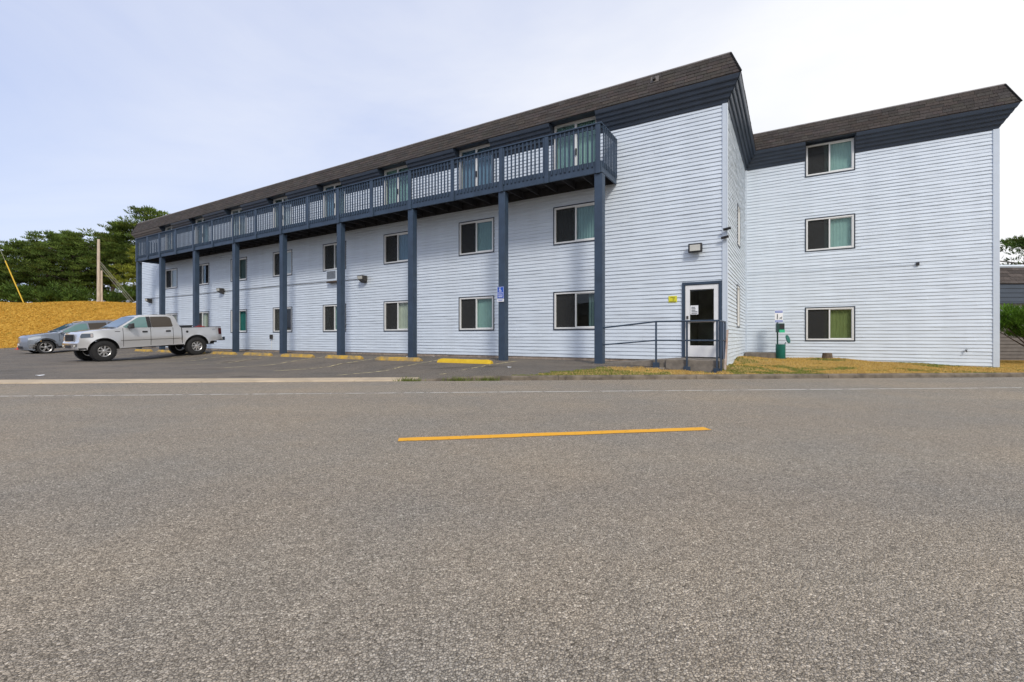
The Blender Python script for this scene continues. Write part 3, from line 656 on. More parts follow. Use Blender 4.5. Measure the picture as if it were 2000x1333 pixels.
mb = MB(); mb.tube([(-2.872, -1.2, 1.265), (-1.47, yh, 1.405), (-.02, yh, 1.405)], .021, 8); mb.tube([(-.02, yh, 1.405), (-.02, -.06, 1.405)], .021, 8); mb.build('top_rail', M['navy'], HR, smooth=True)
mb = MB(); mb.tube([(-2.872, -1.2, .81), (-1.47, yh, .935), (-.02, yh, .935)], .018, 8); mb.tube([(-.02, yh, .935), (-.02, -.06, .935)], .018, 8); mb.build('mid_rail', M['navy'], HR, smooth=True)
for (px_, zb) in ((-1.47, .22), (-.733, .14), (-.06, .12)):
    p = MB().box(px_ - .02, px_ + .02, yh - .022, yh + .018, zb, 1.39).build('rail_post', M['navy'], HR); box('bracket', (px_ - .075, px_ + .075, yh - .03, -1.222, zb, zb + .16), M['navy'], p, .005)
for yy in (-.62, -.09): MB().box(-.038, -.002, yy - .02, yy + .02, .463, 1.39).build('rail_post', M['navy'], HR)
MB().box(.012, .05, -1.32, -1.28, .08, 1.39).build('rail_post', M['navy'], HR)
bo = MB(); bo.hexa([(.055, -1.0, .16), (.09, -1.0, .16), (.09, -.86, .16), (.055, -.86, .16), (.05, -.42, 1.2), (.085, -.42, 1.2), (.085, -.28, 1.2), (.05, -.28, 1.2)])
o = bo.build('leaning_board', M['weathered'], None, bevel=.004); o.location = CORNER; o.rotation_euler = (0, 0, -TH); tag(o, 'weathered brown and white board leaning beside the landing handrail', 'board')

# things fixed to the walls -------------------------------------------------
def wall_light(x, z, label, group):
    e = empty('wall_light', B2W(x, 0, z), -TH, label, 'light', group)
    box('back_plate', (-.09, .09, -.055, -.024, -.09, .12), M['dgrey'], e)
    MB().hexa([(-.15, -.27, -.03), (.15, -.27, -.03), (.15, -.056, -.15), (-.15, -.056, -.15), (-.17, -.30, .13), (.17, -.30, .13), (.17, -.056, .13), (-.17, -.056, .13)]).build('housing', M['dgrey'], e, bevel=.01)
    MB().hexa([(-.125, -.287, -.01), (.125, -.287, -.01), (.125, -.272, -.02), (-.125, -.272, -.02), (-.14, -.307, .105), (.14, -.307, .105), (.14, -.285, .105), (-.14, -.285, .105)]).build('lens', M['lens'], e)
wall_light(-13.45, 3.37, 'dark wall-pack light beside the window air conditioner on the white wall', 'wall lights'); wall_light(-24.3, 3.45, 'middle one of three small wall-pack lights along the white facade', 'wall lights'); wall_light(-32.7, 3.27, 'wall-pack light at the far left end of the white facade', 'wall lights')
e = empty('floodlight', B2W(-.73, 0, 3.36), -TH, 'square black floodlight on the white wall above the entrance door', 'light')
box('bracket', (-.05, .05, -.10, -.022, -.04, .04), M['black'], e); box('housing', (-.175, .175, -.19, -.102, -.115, .125), M['black'], e, .02); box('lens', (-.13, .13, -.2, -.191, -.075, .085), M['lens'], e)
for z, x in ((3.78, .03), (3.57, -.02)):
    e = empty('security_camera', B2W(x, 0, z), -TH, 'upper small black security camera on the white wall corner' if z > 3.7 else 'lower small black security camera on the white wall corner', 'camera', 'security cameras')
    MB().tube([(0, -.036, 0), (0, -.10, .0)], .02, 8).build('mount', M['black'], e); MB().tube([(-.09, -.12, -.01), (.09, -.12, .02)], .034, 10).build('body', M['black'], e, smooth=True)
e = empty('air_conditioner', B2W(-15.33, 0, 3.40), -TH, 'boxy through-wall air conditioner below a second-floor window behind a navy post', 'air conditioner')
box('case', (-.33, .33, -.20, -.02, 0, .46), M['trimw'], e, .01)
for k in range(9): box('grille_slat', (-.28, .28, -.21, -.201, .10 + k * .037, .118 + k * .037), M['black'], e)
box('drip_tray', (-.33, .33, -.19, -.03, -.06, -.002), M['bark'], e)
e = empty('outlet_box', B2W(-19.9 + 0., 0, 1.0), -TH, 'small grey electrical outlet box low on the white wall', 'outlet')
box('case', (-.09, .07, -.10, -.022, -.07, .13), M['dgrey'], e, .008); MB().tube([(-.02, -.04, -.07), (-.02, -.04, -.60)], .012, 6).build('conduit', M['vinylw'], e)
o = MB().tube([(-32.7, -.036, 3.42), (-28, -.04, 3.40), (-24.3, -.036, 3.42), (-19, -.04, 3.43), (-13.6, -.036, 3.40)], .011, 6).build('cable', M['dgrey']); o.location = CORNER; o.rotation_euler = (0, 0, -TH); tag(o, 'thin dark cable running between the wall lights on the facade', 'cable')
e = empty('junction_box', B2W(4.78, YW, 3.27), -TH, 'small black junction box on the wing wall', 'box')
box('case', (-.04, .04, -.07, -.022, -.04, .05), M['black'], e); MB().tube([(-.04, -.034, -.0), (-4.7, -.034, .02)], .004, 6).build('cable', M['trimw'], e)
e = empty('hose_tap', B2W(6.0 - .12, YW, .62), -TH, 'small outdoor hose tap low on the wing wall near its right corner', 'tap')
MB().tube([(0, -.02, 0), (0, -.09, 0), (0, -.10, -.05)], .014, 8).build('spout', M['dgrey'], e); MB().lathe([(.03, -.006), (.03, .006)], 10, c=(0, -.075, .03)).build('handle', M['black'], e)
# signs
def text_mesh(name, s, size, m, parent, loc, rot):
    c = bpy.data.curves.new(name, 'FONT'); c.body = s; c.size = size; c.align_x = 'CENTER'; c.align_y = 'CENTER'; c.extrude = .0012
    t = bpy.data.objects.new(name, c); me = bpy.data.meshes.new_from_object(t); bpy.data.objects.remove(t); me.materials.append(m)
    o = link(bpy.data.objects.new(name, me), parent); o.location = loc; o.rotation_euler = rot; return o
def parking_sign(x, z, label, group, side=0):
    e = empty('parking_sign', B2W(x, YP - .115, z), -TH, label, 'sign', group); e.scale = (.8, 1, .8)
    p = box('plate', (-.15, .15, -.012, 0, -.13, .32), M['blue'], e, .004); q = box('lower_plate', (-.15, .15, -.012, 0, -.25, -.14), M['signw'], e, .004)
    mb = MB(); w = .008
    for d in ((-.142, .142, .304, .312), (-.142, .142, -.122, -.114), (-.142, -.134, -.114, .304), (.134, .142, -.114, .304)): mb.box(d[0], d[1], -.0145, -.0125, d[2], d[3])
    mb.build('border', M['signw'], p)
    mb = MB()  # wheelchair symbol: head, back, seat, leg and wheel
    mb.tube([(-.02, -.0142, .275), (-.02, -.0128, .275)], .017, 12)
    for (a, b, c, d) in ((-.031, -.009, .195, .255), (-.031, .03, .185, .203), (.018, .034, .14, .187), (.03, .05, .138, .15)): mb.box(a, b, -.0145, -.0125, c, d)
    for k in range(14):
        a0, a1 = R(95 + k * 16), R(95 + (k + 1) * 16); r0_, r1_ = .038, .05; cx_, cz_ = -.014, .178
        mb.hexa([(cx_ + r * math.cos(t_), yy, cz_ + r * math.sin(t_)) for yy in (-.0125, -.0145) for r, t_ in ((r0_, a0), (r1_, a0), (r1_, a1), (r0_, a1))])
    mb.build('symbol', M['signw'], p)
    for s, zz_ in (('RESERVED', .085), ('PARKING', .03)): text_mesh('lettering', s, .052, M['signw'], p, (0, -.0125, zz_), (R(90), 0, 0))
    for k, w_ in enumerate((.10, .085)): box('text_line', (-w_, w_, -.0145, -.0125, -.035 - .035 * k, -.018 - .035 * k), M['signw'], p)
    for k, w_ in enumerate((.11, .09)): box('text_line', (-w_, w_, -.0145, -.0125, -.185 - .035 * k, -.17 - .035 * k), M['blue'], q)
parking_sign(PX[1] - .02, 2.28, 'blue accessible-parking sign on a navy post near the middle of the building', 'blue parking signs')
parking_sign(PX[8] - .02, 1.95, 'blue parking sign on the far left navy post', 'blue parking signs')
e = empty('warning_sign', B2W(-1.33, 0, 2.06), -TH, 'small yellow notice sign on white siding left of the entrance door', 'sign')
p = box('plate', (-.11, .11, -.034, -.026, -.095, .075), M['yel'], e)
for k, (a, b) in enumerate(((-.06, .06), (.0, .05), (.0, .04), (-.09, .085))): box('text_line', (a, b, -.0365, -.0345, .04 - .035 * k - .014, .04 - .035 * k), M['ink'], p)
def W(px, py, Y): return ((px - 1000) / 903.4 * Y, Y, CAM_Z + (658.5 - py) / 903.4 * Y)

# pet waste station --------------------------------------------------------
sx, sy = 9.07, 15.62; sz = lawn_z(sx, sy) - .02
e = empty('pet_waste_station', (sx, sy, sz), -.25, 'green pet waste station with bin, bag dispenser and blue and white sign by the wing', 'waste station')
MB().tube([(-.05, .16, 0), (-.05, .16, 1.66)], .026, 8).build('pole', M['dgreen'], e)
mb = MB(); mb.lathe([(.135, .0), (.145, .02), (.148, .5), (.152, .53), (.135, .53), (.13, .1)], 20); mb.build('bin', M['green'], e, smooth=True)
mb = MB(); c0 = Vector((.22, .03, .70)); ax = Vector((.75, -.55, .25)).normalized(); u_ = ax.cross(Vector((0, 0, 1))).normalized(); v_ = u_.cross(ax)
mb.tube([c0, c0 + ax * .025], .145, 20); mb.build('lid', M['green'], e, smooth=True)
MB().tube([(.135, .03, .535), (.17, .03, .60)], .012, 6).build('hinge', M['dgreen'], e)
d = box('bag_dispenser', (-.12, .12, -.02, .13, .93, 1.24), M['dgreen'], e, .012); box('panel', (-.03, .10, -.028, -.021, 1.06, 1.2), M['black'], d); box('bag', (-.045, .12, -.036, -.021, .925, 1.02), M['green2'], d)
s = box('sign', (-.15, .10, .10, .108, 1.27, 1.69), M['signw'], e, .004)
box('band', (-.14, .09, .097, .0995, 1.60, 1.67), M['blue'], s); box('band', (-.14, .09, .097, .0995, 1.28, 1.34), M['blue'], s)
for d_ in ((-.13, .08, 1.625, 1.64), (-.13, .08, 1.30, 1.315)): box('text_line', (d_[0], d_[1], .0945, .0965, d_[2], d_[3]), M['signw'], s)
mb = MB(); yy = (.097, .0995)   # walker with a dog on a lead
mb.tube([(-.07, .0995, 1.545), (-.07, .097, 1.545)], .016, 10)
mb.box(-.085, -.055, *yy, 1.45, 1.525); mb.box(-.088, -.074, *yy, 1.375, 1.449); mb.box(-.066, -.052, *yy, 1.375, 1.449); mb.box(.0, .06, *yy, 1.405, 1.435); mb.box(.0, .012, *yy, 1.375, 1.404); mb.box(.048, .06, *yy, 1.375, 1.404); mb.box(.05, .075, *yy, 1.436, 1.46); mb.build('pictogram', M['inkd'], s)
sz2 = lawn_z(10.36, 15.2); mb = MB(); mb.lathe([(.155, -.05), (.15, .06), (.135, .165), (.12, .18)], 14); o = mb.build('tree_stump', M['stump'], None, smooth=True); o.location = (10.36, 15.2, sz2); tag(o, 'short sawn-off stump in the dry grass by the wing wall', 'stump')
box_s = box('corner_pad', (.04, 1.15, YW - .75, YW - .036, .2, .475), M['concrete'], LAND, .01)

# wheel stops ----------------------------------------------------------------
for k in range(9):
    t = 8.29 + 2.67 * k; X, Y = W_at(11.0, t); z = lot_z(X, Y); n = 14; Ls = .96; mb = MB(); rr = random.Random(k)
    for i in range(n + 1):
        u = -Ls + 2 * Ls * i / n; j = lambda: rr.uniform(-.004, .004); en = .03 if i in (0, n) else 0
        q = len(mb.v); mb.v += [(u, -.085, -.02), (u, -.08 + j(), .02), (u, -.052 + en + j(), .112 - en + j()), (u, .052 - en + j(), .112 - en + j()), (u, .08 + j(), .02), (u, .085, -.02)]
        if i:
            for m_ in range(5): mb.face(q - 6 + m_, q + m_, q + m_ + 1, q - 5 + m_)
    mb.face(0, 1, 2, 3, 4, 5); mb.face(*range(len(mb.v) - 6, len(mb.v)))
    o = mb.build('wheel_stop', M['stopw'] if k == 0 else M['stop']); o.location = (X, Y, z); o.rotation_euler = (0, 0, -TH + rr.uniform(-.03, .03))
    lab = ['bright yellow wheel stop nearest the entrance', 'second wheel stop from the entrance, faded yellow and grey at its right end', 'third wheel stop from the entrance, worn yellow paint', 'fourth wheel stop from the entrance, yellow paint rubbed off along the top', 'fifth wheel stop from the entrance, worn yellow concrete', 'sixth wheel stop from the entrance, just behind the pickup truck', 'worn wheel stop at the tail of the pickup truck', 'yellow wheel stop seen below the pickup truck, nearer its tail', 'pale wheel stop seen below the pickup truck, nearer its front'][k]
    tag(o, lab, 'wheel stop', 'wheel stops along the building')

# ---------------------------------------------------------------- vehicles
class Car:
    def __init__(s, root, w, top, sc): s.root, s.w, s.top, s.sc = root, w, top, sc; s.fr = [-1, -.985, -.955, -.93, -.6, -.2, .2, .6, .93, .955, .985, 1]
    def cut(s, poly, dx=.16, dz=.09):
        bm = bmesh.new(); f = bm.faces.new([bm.verts.new((x, 0, z)) for x, z in poly])
        xs = [p[0] for p in poly]; zs = [p[1] for p in poly]
        for ax, lo, hi, st in (((1, 0, 0), min(xs), max(xs), dx), ((0, 0, 1), min(zs), max(zs), dz)):
            k = lo + st
            while k < hi - st * .3:
                co = (k, 0, 0) if ax[0] else (0, 0, k)
                bmesh.ops.bisect_plane(bm, geom=bm.verts[:] + bm.edges[:] + bm.faces[:], plane_co=co, plane_no=ax, dist=1e-4); k += st
        return bm
    def body(s, name, poly, mats, darkf, dx=.16, dz=.09):
        bm = s.cut(poly, dx, dz); mb = MB(); Lf, Rt, col = {}, {}, {}
        def add(p): mb.v.append(tuple(c * s.sc for c in p)); return len(mb.v) - 1
        for v in bm.verts:
            x, z = v.co.x, v.co.z; w = s.w(x, z); Lf[v] = add((x, w, z)); Rt[v] = add((x, -w, z))
        for f in bm.faces:
            mb.cur = 0; mb.face(*[Lf[v] for v in f.verts]); mb.face(*[Rt[v] for v in reversed(f.verts)])
        for e in bm.edges:
            if len(e.link_faces) != 1: continue
            for v in e.verts:
                if v in col: continue
                x, z = v.co.x, v.co.z; w = s.w(x, z); c = [Rt[v]]
                for fr in s.fr[1:-1]: c.append(add(s.top(x, z, fr, w)))
                col[v] = c + [Lf[v]]
            a, b = e.verts; mx, mz = (a.co.x + b.co.x) / 2, (a.co.z + b.co.z) / 2
            mb.cur = 1 if darkf(mx, mz) else 0
            for i in range(len(s.fr) - 1): mb.face(col[a][i], col[b][i], col[b][i + 1], col[a][i + 1])
        bm.free(); return mb.build(name, mats, s.root, smooth=True, sharp=28)
    def patch(s, name, poly, m, off=.006, parent=None, sides=(1, -1), deep=.02, dx=.2, dz=.12):
        out = []
        for sd_ in sides:
            bm = s.cut(poly, dx, dz); mb = MB(); A, Bk = {}, {}
            for v in bm.verts:
                x, z = v.co.x, v.co.z; w = s.w(x, z)
                A[v] = len(mb.v); mb.v.append((x * s.sc, sd_ * (w + off) * s.sc, z * s.sc)); Bk[v] = len(mb.v); mb.v.append((x * s.sc, sd_ * (w + off - deep) * s.sc, z * s.sc))
            for f in bm.faces: mb.face(*[A[v] for v in f.verts])
            for e in bm.edges:
                if len(e.link_faces) == 1: a, b = e.verts; mb.face(A[a], A[b], Bk[b], Bk[a])
            bm.free(); out.append(mb.build(name, m, parent or s.root, smooth=True, sharp=40))
        return out
    def cross(s, name, p, q, f0, m, off=.008, n=6, parent=None, nx=1, lift=True, f1=None):
        """glass or panel across the car between profile points p and q"""
        mb = MB(); (x0, z0), (x1, z1) = p, q; L_ = math.hypot(x1 - x0, z1 - z0); ox, oz = (z0 - z1) / L_ * -1, (x0 - x1) / L_
        if oz < 0 and lift: ox, oz = -ox, -oz
        if not lift and ox * nx < 0: ox, oz = -ox, -oz
        rows = []
        for i in range(5):
            t = i / 4; x = x0 + (x1 - x0) * t; z = z0 + (z1 - z0) * t; f = f0 if f1 is None else f0 + (f1 - f0) * t; w = s.w(x, z); r = []
            for j in range(n * 2 + 1):
                fr = -f + 2 * f * j / (2 * n); X, Yy, Z = s.top(x, z, fr, w); r.append(len(mb.v)); mb.v.append(((X + ox * off) * s.sc, Yy * s.sc, (Z + oz * off) * s.sc))
            rows.append(r)
        for a, b in zip(rows, rows[1:]):
            for j in range(len(a) - 1): mb.face(a[j], a[j + 1], b[j + 1], b[j])
        return mb.build(name, m, parent or s.root, smooth=True)
    def bx(s, name, d, m, parent=None, bevel=.01): return box(name, [c * s.sc for c in d], m, parent or s.root, bevel * s.sc)
    def wheel(s, x, y, r, wd, rim_r, spokes, mrim, twin=False, steer=0.):
        sg = 1 if y > 0 else -1; sc = s.sc
        e = bpy.data.objects.new('wheel', None); link(e, s.root); e.location = (x * sc, y * sc, r * sc); e.empty_display_size = .1; e.rotation_euler = (0, 0, steer)
        h = wd / 2; t = MB(); t.lathe([(a * sc, b * sc) for a, b in ((rim_r, -h * .92), (rim_r + .03, -h), (r - .06, -h * 1.02), (r - .012, -h * .86), (r, -h * .6), (r, h * .6), (r - .012, h * .86), (r - .06, h * 1.02), (rim_r + .03, h), (rim_r, h * .92))], 40, 'y', close=True)
        if twin:     # tread blocks
            for k in range(36):
                a = 2 * math.pi * k / 36
                for (y0, y1, da) in ((-h * .92, -h * .35, 0), (-h * .3, h * .3, .08), (h * .35, h * .92, 0)):
                    ps = [(rr_ * math.cos(a + d_ + da) * sc, yv * sc, rr_ * math.sin(a + d_ + da) * sc) for rr_ in (r - .01, r + .008) for (yv, d_) in ((y0, -.055), (y1, -.055), (y1, .055), (y0, .055))]; t.hexa(ps)
        t.build('tyre', M['tyre'], e, smooth=True)
        rm_ = MB(); f = sg * h * .80
        rm_.lathe([(a * sc, b * sc) for a, b in ((rim_r + .004, f), (rim_r - .012, f + sg * .012), (rim_r - .028, f), (rim_r - .034, -f), (rim_r + .002, -f))], 36, 'y', close=True)
        rm_.lathe([(a * sc, b * sc) for a, b in ((.07, f - sg * .03), (.068, f), (.04, f + sg * .012), (.001, f + sg * .012))], 16, 'y')
        for k in range(spokes):
            a = 2 * math.pi * (k + .2) / spokes
            for da in ((-.13, .13) if not twin else (0,)):
                wI, wO = (.022, .016) if not twin else (.026, .030)
                c, s_ = math.cos(a + da * .2), math.sin(a + da * .2); c2, s2 = math.cos(a + da), math.sin(a + da)
                P0, P1 = (.05, c, s_, wI), (rim_r - .025, c2, s2, wO); ps = []
                for dy in (f - sg * .05, f - sg * .004):
                    for (rad, cc, ss, ww) in (P0, P1):
                        for q in ((-1, 1) if rad < .1 else (1, -1)): ps.append(((rad * cc - q * ww * ss) * sc, dy * sc, (rad * ss + q * ww * cc) * sc))
                rm_.hexa(ps)
        rm_.build('rim', mrim, e, smooth=True)
        dk = MB(); dk.lathe([((rim_r - .035) * sc, (f - sg * .10) * sc), (.001, (f - sg * .10) * sc)], 24, 'y'); dk.build('brake_disc', M['dgrey'], e)
        return e
def arc(cx, cz, r, a0, a1, n): return [(cx + r * math.cos(R(a0 + (a1 - a0) * i / n)), cz + r * math.sin(R(a0 + (a1 - a0) * i / n))) for i in range(n + 1)]
def rounded(p, r=.04):
    out = []; n = len(p)
    for i in range(n):
        a, b, c = Vector(p[i - 1]), Vector(p[i]), Vector(p[(i + 1) % n]); d1 = (a - b); d2 = (c - b); k = min(r, d1.length * .4, d2.length * .4)
        s0, s1 = b + d1.normalized() * k, b + d2.normalized() * k
        for t in (0, .33, .67, 1): out.append(tuple((s0.lerp(b, t)).lerp(b.lerp(s1, t), t)))
    return out
# --- silver crew-cab pickup
SCT = .93; tx, ty = W_at(10.5, 23.75); hd = math.atan2(-CT, -ST)
zr_, zf_ = lot_z(tx, ty), lot_z(tx - ST * 3.3, ty - CT * 3.3)
TR = empty('pickup_truck', (tx, ty, zr_ + .0), hd, 'silver crew-cab pickup truck with black off-road wheels parked by the building', 'truck')
TR.rotation_euler = (0, math.atan2(zr_ - zf_, 3.3), hd)
def tw(x, z):
    w = .975 - .05 * sst(1.0, .5, z) if z < 1.0 else .975
    if z > 1.12: w -= .022 * sst(1.12, 1.36, z)
    if z > 1.36 and .6 < x < 3.3: w -= .17 * ((z - 1.36) / .58) ** 1.1
    if x > 3.7: w -= .10 * ((x - 3.7) / .65) ** 2.2
    if x < -.8: w -= .03 * ((-.8 - x) / .35) ** 2
    for cx_ in (0, 3.53):          # flared arches
        d = math.hypot(x - cx_, z - .45); w += .035 * sst(.74, .52, d)
    if .80 < z < .86: w += .006
    return w
def tt(x, z, fr, w):
    Z = z; a = abs(fr)
    if z > 1.2 and x > 3.0: Z += .035 * (1 - a ** 2.5) - .02 * sst(.93, 1, a)      # hood crown
    elif z > 1.8: Z += .03 * (1 - a * a) - .02 * sst(.93, 1, a)
    elif -1.06 < x < .56 and z > 1.25: Z = z - (.5 if a <= .93 else 0)             # open cargo bed
    X = x
    if x > 4.15: X += .05 * (1 - a * a)
    return (X, fr * w, Z)
ax_z = .45; fo = [(-1.16, .74), (-1.15, 1.30), (-1.13, 1.335), (-1.07, 1.338), (-1.05, 1.338), (.55, 1.34), (.57, 1.34), (.655, 1.34), (.70, 1.40), (.86, 1.86), (.93, 1.915), (1.2, 1.945), (1.7, 1.95), (2.1, 1.93), (2.28, 1.885), (3.06, 1.372), (3.2, 1.345), (3.8, 1.30), (4.10, 1.245), (4.23, 1.19), (4.27, 1.05), (4.29, .86), (4.33, .80), (4.34, .60), (4.30, .52), (4.12, .50)]
ar = arc(3.53, ax_z, .535, 6, 174, 14); rr_ = arc(0, ax_z, .535, 6, 174, 14)
prof = fo + [(4.1, .53)] + ar + [(2.98, .52), (.55, .56)] + rr_ + [(-.58, .56), (-.62, .64), (-1.0, .70)]
CAR = Car(TR, tw, tt, SCT)
dark = lambda x, z: (z < .62 and abs(x) < 4.3) or any(math.hypot(x - c, z - ax_z) < .56 for c in (0, 3.53)) or (-1.06 < x < .56 and z > 1.3)
BODY = CAR.body('body', prof, [M['silver'], M['rubber']], dark)
CAR.patch('side_window', rounded([(2.76, 1.385), (2.86, 1.43), (2.32, 1.80), (2.22, 1.845), (1.98, 1.86), (1.96, 1.385)], .03), M['cglass'])
CAR.patch('side_window', rounded([(1.80, 1.385), (1.82, 1.865), (1.15, 1.865), (1.02, 1.80), (.97, 1.395)], .05), M['cglassd'])
CAR.patch('pillar_trim', [(1.955, 1.385), (1.975, 1.865), (1.825, 1.867), (1.805, 1.385)], M['rubber'], .004)
CAR.cross('windshield', (3.02, 1.40), (2.33, 1.853), .90, M['wshield'])
CAR.cross('rear_window', (.715, 1.45), (.84, 1.80), .80, M['cglassd'], lift=False, nx=-1)
CAR.cross('cowl', (3.20, 1.348), (3.05, 1.383), .90, M['rubber'], .006)
for x_ in (2.86, 1.86, .98):
    z1_ = 1.37 if x_ > 1 else 1.36; zb_ = .585
    CAR.patch('door_gap', [(x_ - .008, zb_), (x_ + .008, zb_), (x_ + .008, z1_), (x_ - .008, z1_)], M['rubber'], .0025, deep=.01)
CAR.patch('bed_gap', [(.605, .6), (.64, .6), (.64, 1.335), (.605, 1.335)], M['rubber'], .003, deep=.01)
CAR.patch('rocker_line', [(.62, .842), (2.95, .842), (2.95, .856), (.62, .856)], M['dgrey'], .008, deep=.012)
for x_ in (1.98, 1.08): CAR.patch('door_handle', rounded([(x_, 1.16), (x_ + .19, 1.16), (x_ + .19, 1.235), (x_, 1.235)], .02), M['rubber'], .022, deep=.03)
CAR.patch('fuel_cap', [(.40 + .055 * math.cos(a), 1.14 + .055 * math.sin(a)) for a in np.linspace(0, 2 * math.pi, 14, endpoint=False)], M['rubber'], .008, sides=(1,))
CAR.patch('badge', [(2.96, 1.225), (3.14, 1.225), (3.14, 1.25), (2.96, 1.25)], M['dgrey'], .008)
CAR.patch('headlight', rounded([(3.86, 1.02), (4.25, 1.0), (4.255, 1.09), (4.21, 1.185), (3.86, 1.185)], .02), M['lampg'], .006)
CAR.patch('marker_lamp', rounded([(3.875, 1.04), (3.945, 1.035), (3.945, 1.165), (3.875, 1.165)], .01), M['amber'], .011)
CAR.patch('tail_light', rounded([(-1.145, .97), (-1.0, .97), (-.985, 1.27), (-1.135, 1.28)], .02), M['taill'], .01)
decal = CAR.patch('decal', [(-.93, 1.245), (-.62, 1.245), (-.62, 1.25), (-.93, 1.25)], M['dgrey'], .004, sides=(1,))[0]
text_mesh('lettering', '4X4', .085 * SCT, M['grey'], decal, (-.775 * SCT, (tw(-.77, 1.2) + .012) * SCT, 1.205 * SCT), (R(90), 0, R(180)))
CAR.cross('grille', (4.275, 1.155), (4.285, .88), .52, M['rubber'], .03, lift=False)
CAR.cross('grille_surround', (4.26, 1.185), (4.29, .85), .58, M['silver'], .018, lift=False)
g = MB()
for k in range(4): g.box(4.355 * SCT, 4.378 * SCT, -.50 * SCT, .50 * SCT, (.92 + k * .06) * SCT, (.935 + k * .06) * SCT)
g.build('grille_bar', M['rubber'], TR)
CAR.cross('bumper_bar', (4.34, .78), (4.345, .64), .93, M['chrome'], .012, lift=False, f1=.93)
CAR.cross('bumper_intake', (4.345, .72), (4.348, .60), .34, M['rubber'], .02, lift=False)
for y_ in (-.62, .62): MB().lathe([(.05 * SCT, 0), (.045 * SCT, .03)], 12, 'z').build('fog_lamp', M['lens'], TR).matrix_local = Matrix.Translation((4.36 * SCT, y_ * SCT, .68 * SCT)) @ Matrix.Rotation(R(90), 4, 'Y')
CAR.patch('bumper_skirt', [(4.07, .53), (4.30, .52), (4.32, .60), (4.09, .60)], M['rubber'], .01)
for sg in (1, -1):
    mb = MB(); y0 = .97
    mb.hexa([(c[0] * SCT, sg * c[1] * SCT, c[2] * SCT) for c in ((2.52, 1.02, 1.345), (2.72, 1.02, 1.36), (2.72, 1.26, 1.37), (2.56, 1.29, 1.35), (2.52, 1.02, 1.57), (2.68, 1.02, 1.56), (2.66, 1.26, 1.56), (2.56, 1.29, 1.59))])
    mb.box(2.62 * SCT, 2.70 * SCT, *sorted((sg * .93 * SCT, sg * 1.06 * SCT)), 1.40 * SCT, 1.46 * SCT); mb.build('mirror', M['rubber'], TR, bevel=.02)
CAR.bx('rear_bumper', (-1.34, -1.16, -.93, .93, .66, .84), M['chrome'], bevel=.03); CAR.bx('bumper_step', (-1.345, -1.17, -.45, .45, .80, .855), M['rubber'])
CAR.bx('tailgate_cap', (-1.17, -1.09, -.90, .90, 1.335, 1.36), M['rubber'])
for sg in (1, -1): CAR.bx('bed_rail_cap', (-1.08, .60, sg * .935 - .035, sg * .935 + .035, 1.336, 1.352), M['rubber'], bevel=.004)
CAR.bx('frame_rail', (-1.0, 4.1, -.5, -.38, .48, .62), M['rubber']); CAR.bx('frame_rail', (-1.0, 4.1, .38, .5, .48, .62), M['rubber'])
for x_ in (0, 3.53): MB().tube([(x_ * SCT, -.8 * SCT, .42 * SCT), (x_ * SCT, .8 * SCT, .42 * SCT)], .05, 8).build('axle', M['rubber'], TR)
mb = MB(); mb.lathe([(.0 + .13 * SCT, -.14), (.15 * SCT, 0), (.13 * SCT, .14)], 14, 'y', c=(0, 0, .42 * SCT)); mb.build('differential', M['rubber'], TR)
CAR.bx('hitch', (-1.36, -1.1, -.05, .05, .55, .63), M['rubber'])
for x_, st in ((0, 0), (3.53, R(4))):
    for y_ in (.84, -.84): CAR.wheel(x_, y_, .43, .30, .235, 8, M['alloy'], True, st)
TB = empty('tool_box', (0, 0, 0), 0, 'black tool box standing in the bed of the silver pickup', 'tool box'); mt = Matrix.Translation(TR.location) @ TR.rotation_euler.to_matrix().to_4x4(); TB.matrix_world = mt
box('case', (.10 * SCT, .50 * SCT, -.8 * SCT, .82 * SCT, .86 * SCT, 1.40 * SCT), M['black'], TB, .02); box('lid', (.08 * SCT, .52 * SCT, -.82 * SCT, .84 * SCT, 1.402 * SCT, 1.45 * SCT), M['black'], TB, .015)
GC = empty('fuel_can', (0, 0, 0), 0, 'red plastic fuel can standing in the pickup bed', 'can'); GC.matrix_world = mt
box('can', (-.50 * SCT, -.14 * SCT, .45 * SCT, .80 * SCT, .86 * SCT, 1.385 * SCT), M['red'], GC, .04); MB().tube([(-.42 * SCT, .62 * SCT, 1.36 * SCT), (-.40 * SCT, .62 * SCT, 1.43 * SCT), (-.24 * SCT, .62 * SCT, 1.43 * SCT), (-.22 * SCT, .62 * SCT, 1.36 * SCT)], .014, 8).build('handle', M['red'], GC)
# --- grey-blue SUV
SCS = 1.0; vx, vy = -26.5, 26.3                     # front axle, near wheel
u_h = Vector((math.cos(hd), math.sin(hd))); l_h = Vector((-u_h.y, u_h.x))
fx, fy = Vector((vx, vy)) - l_h * .82 * SCS; rx, ry = fx - u_h.x * 2.93 * SCS, fy - u_h.y * 2.93 * SCS
zr_, zf_ = lot_z(rx, ry), lot_z(vx, vy)
SV = empty('suv', (rx, ry, zr_), hd, 'slate blue-grey sport utility car parked behind the silver pickup', 'car'); SV.rotation_euler = (0, math.atan2(zr_ - zf_, 2.78), hd)
def sw(x, z):
    w = .955 - .06 * sst(.7, .25, z)
    if z > .75: w -= .03 * sst(.75, 1.08, z)
    if z > 1.08: w -= .24 * ((z - 1.08) / .66) ** 1.15
    if x > 3.0: w -= .20 * ((x - 3.0) / .78) ** 2.0
    if x < -.6: w -= .10 * ((-.6 - x) / .5) ** 2
    if .62 < z < .70: w -= .012
    for cx_ in (0, 2.93): w += .022 * sst(.62, .46, math.hypot(x - cx_, z - .37))
    return w
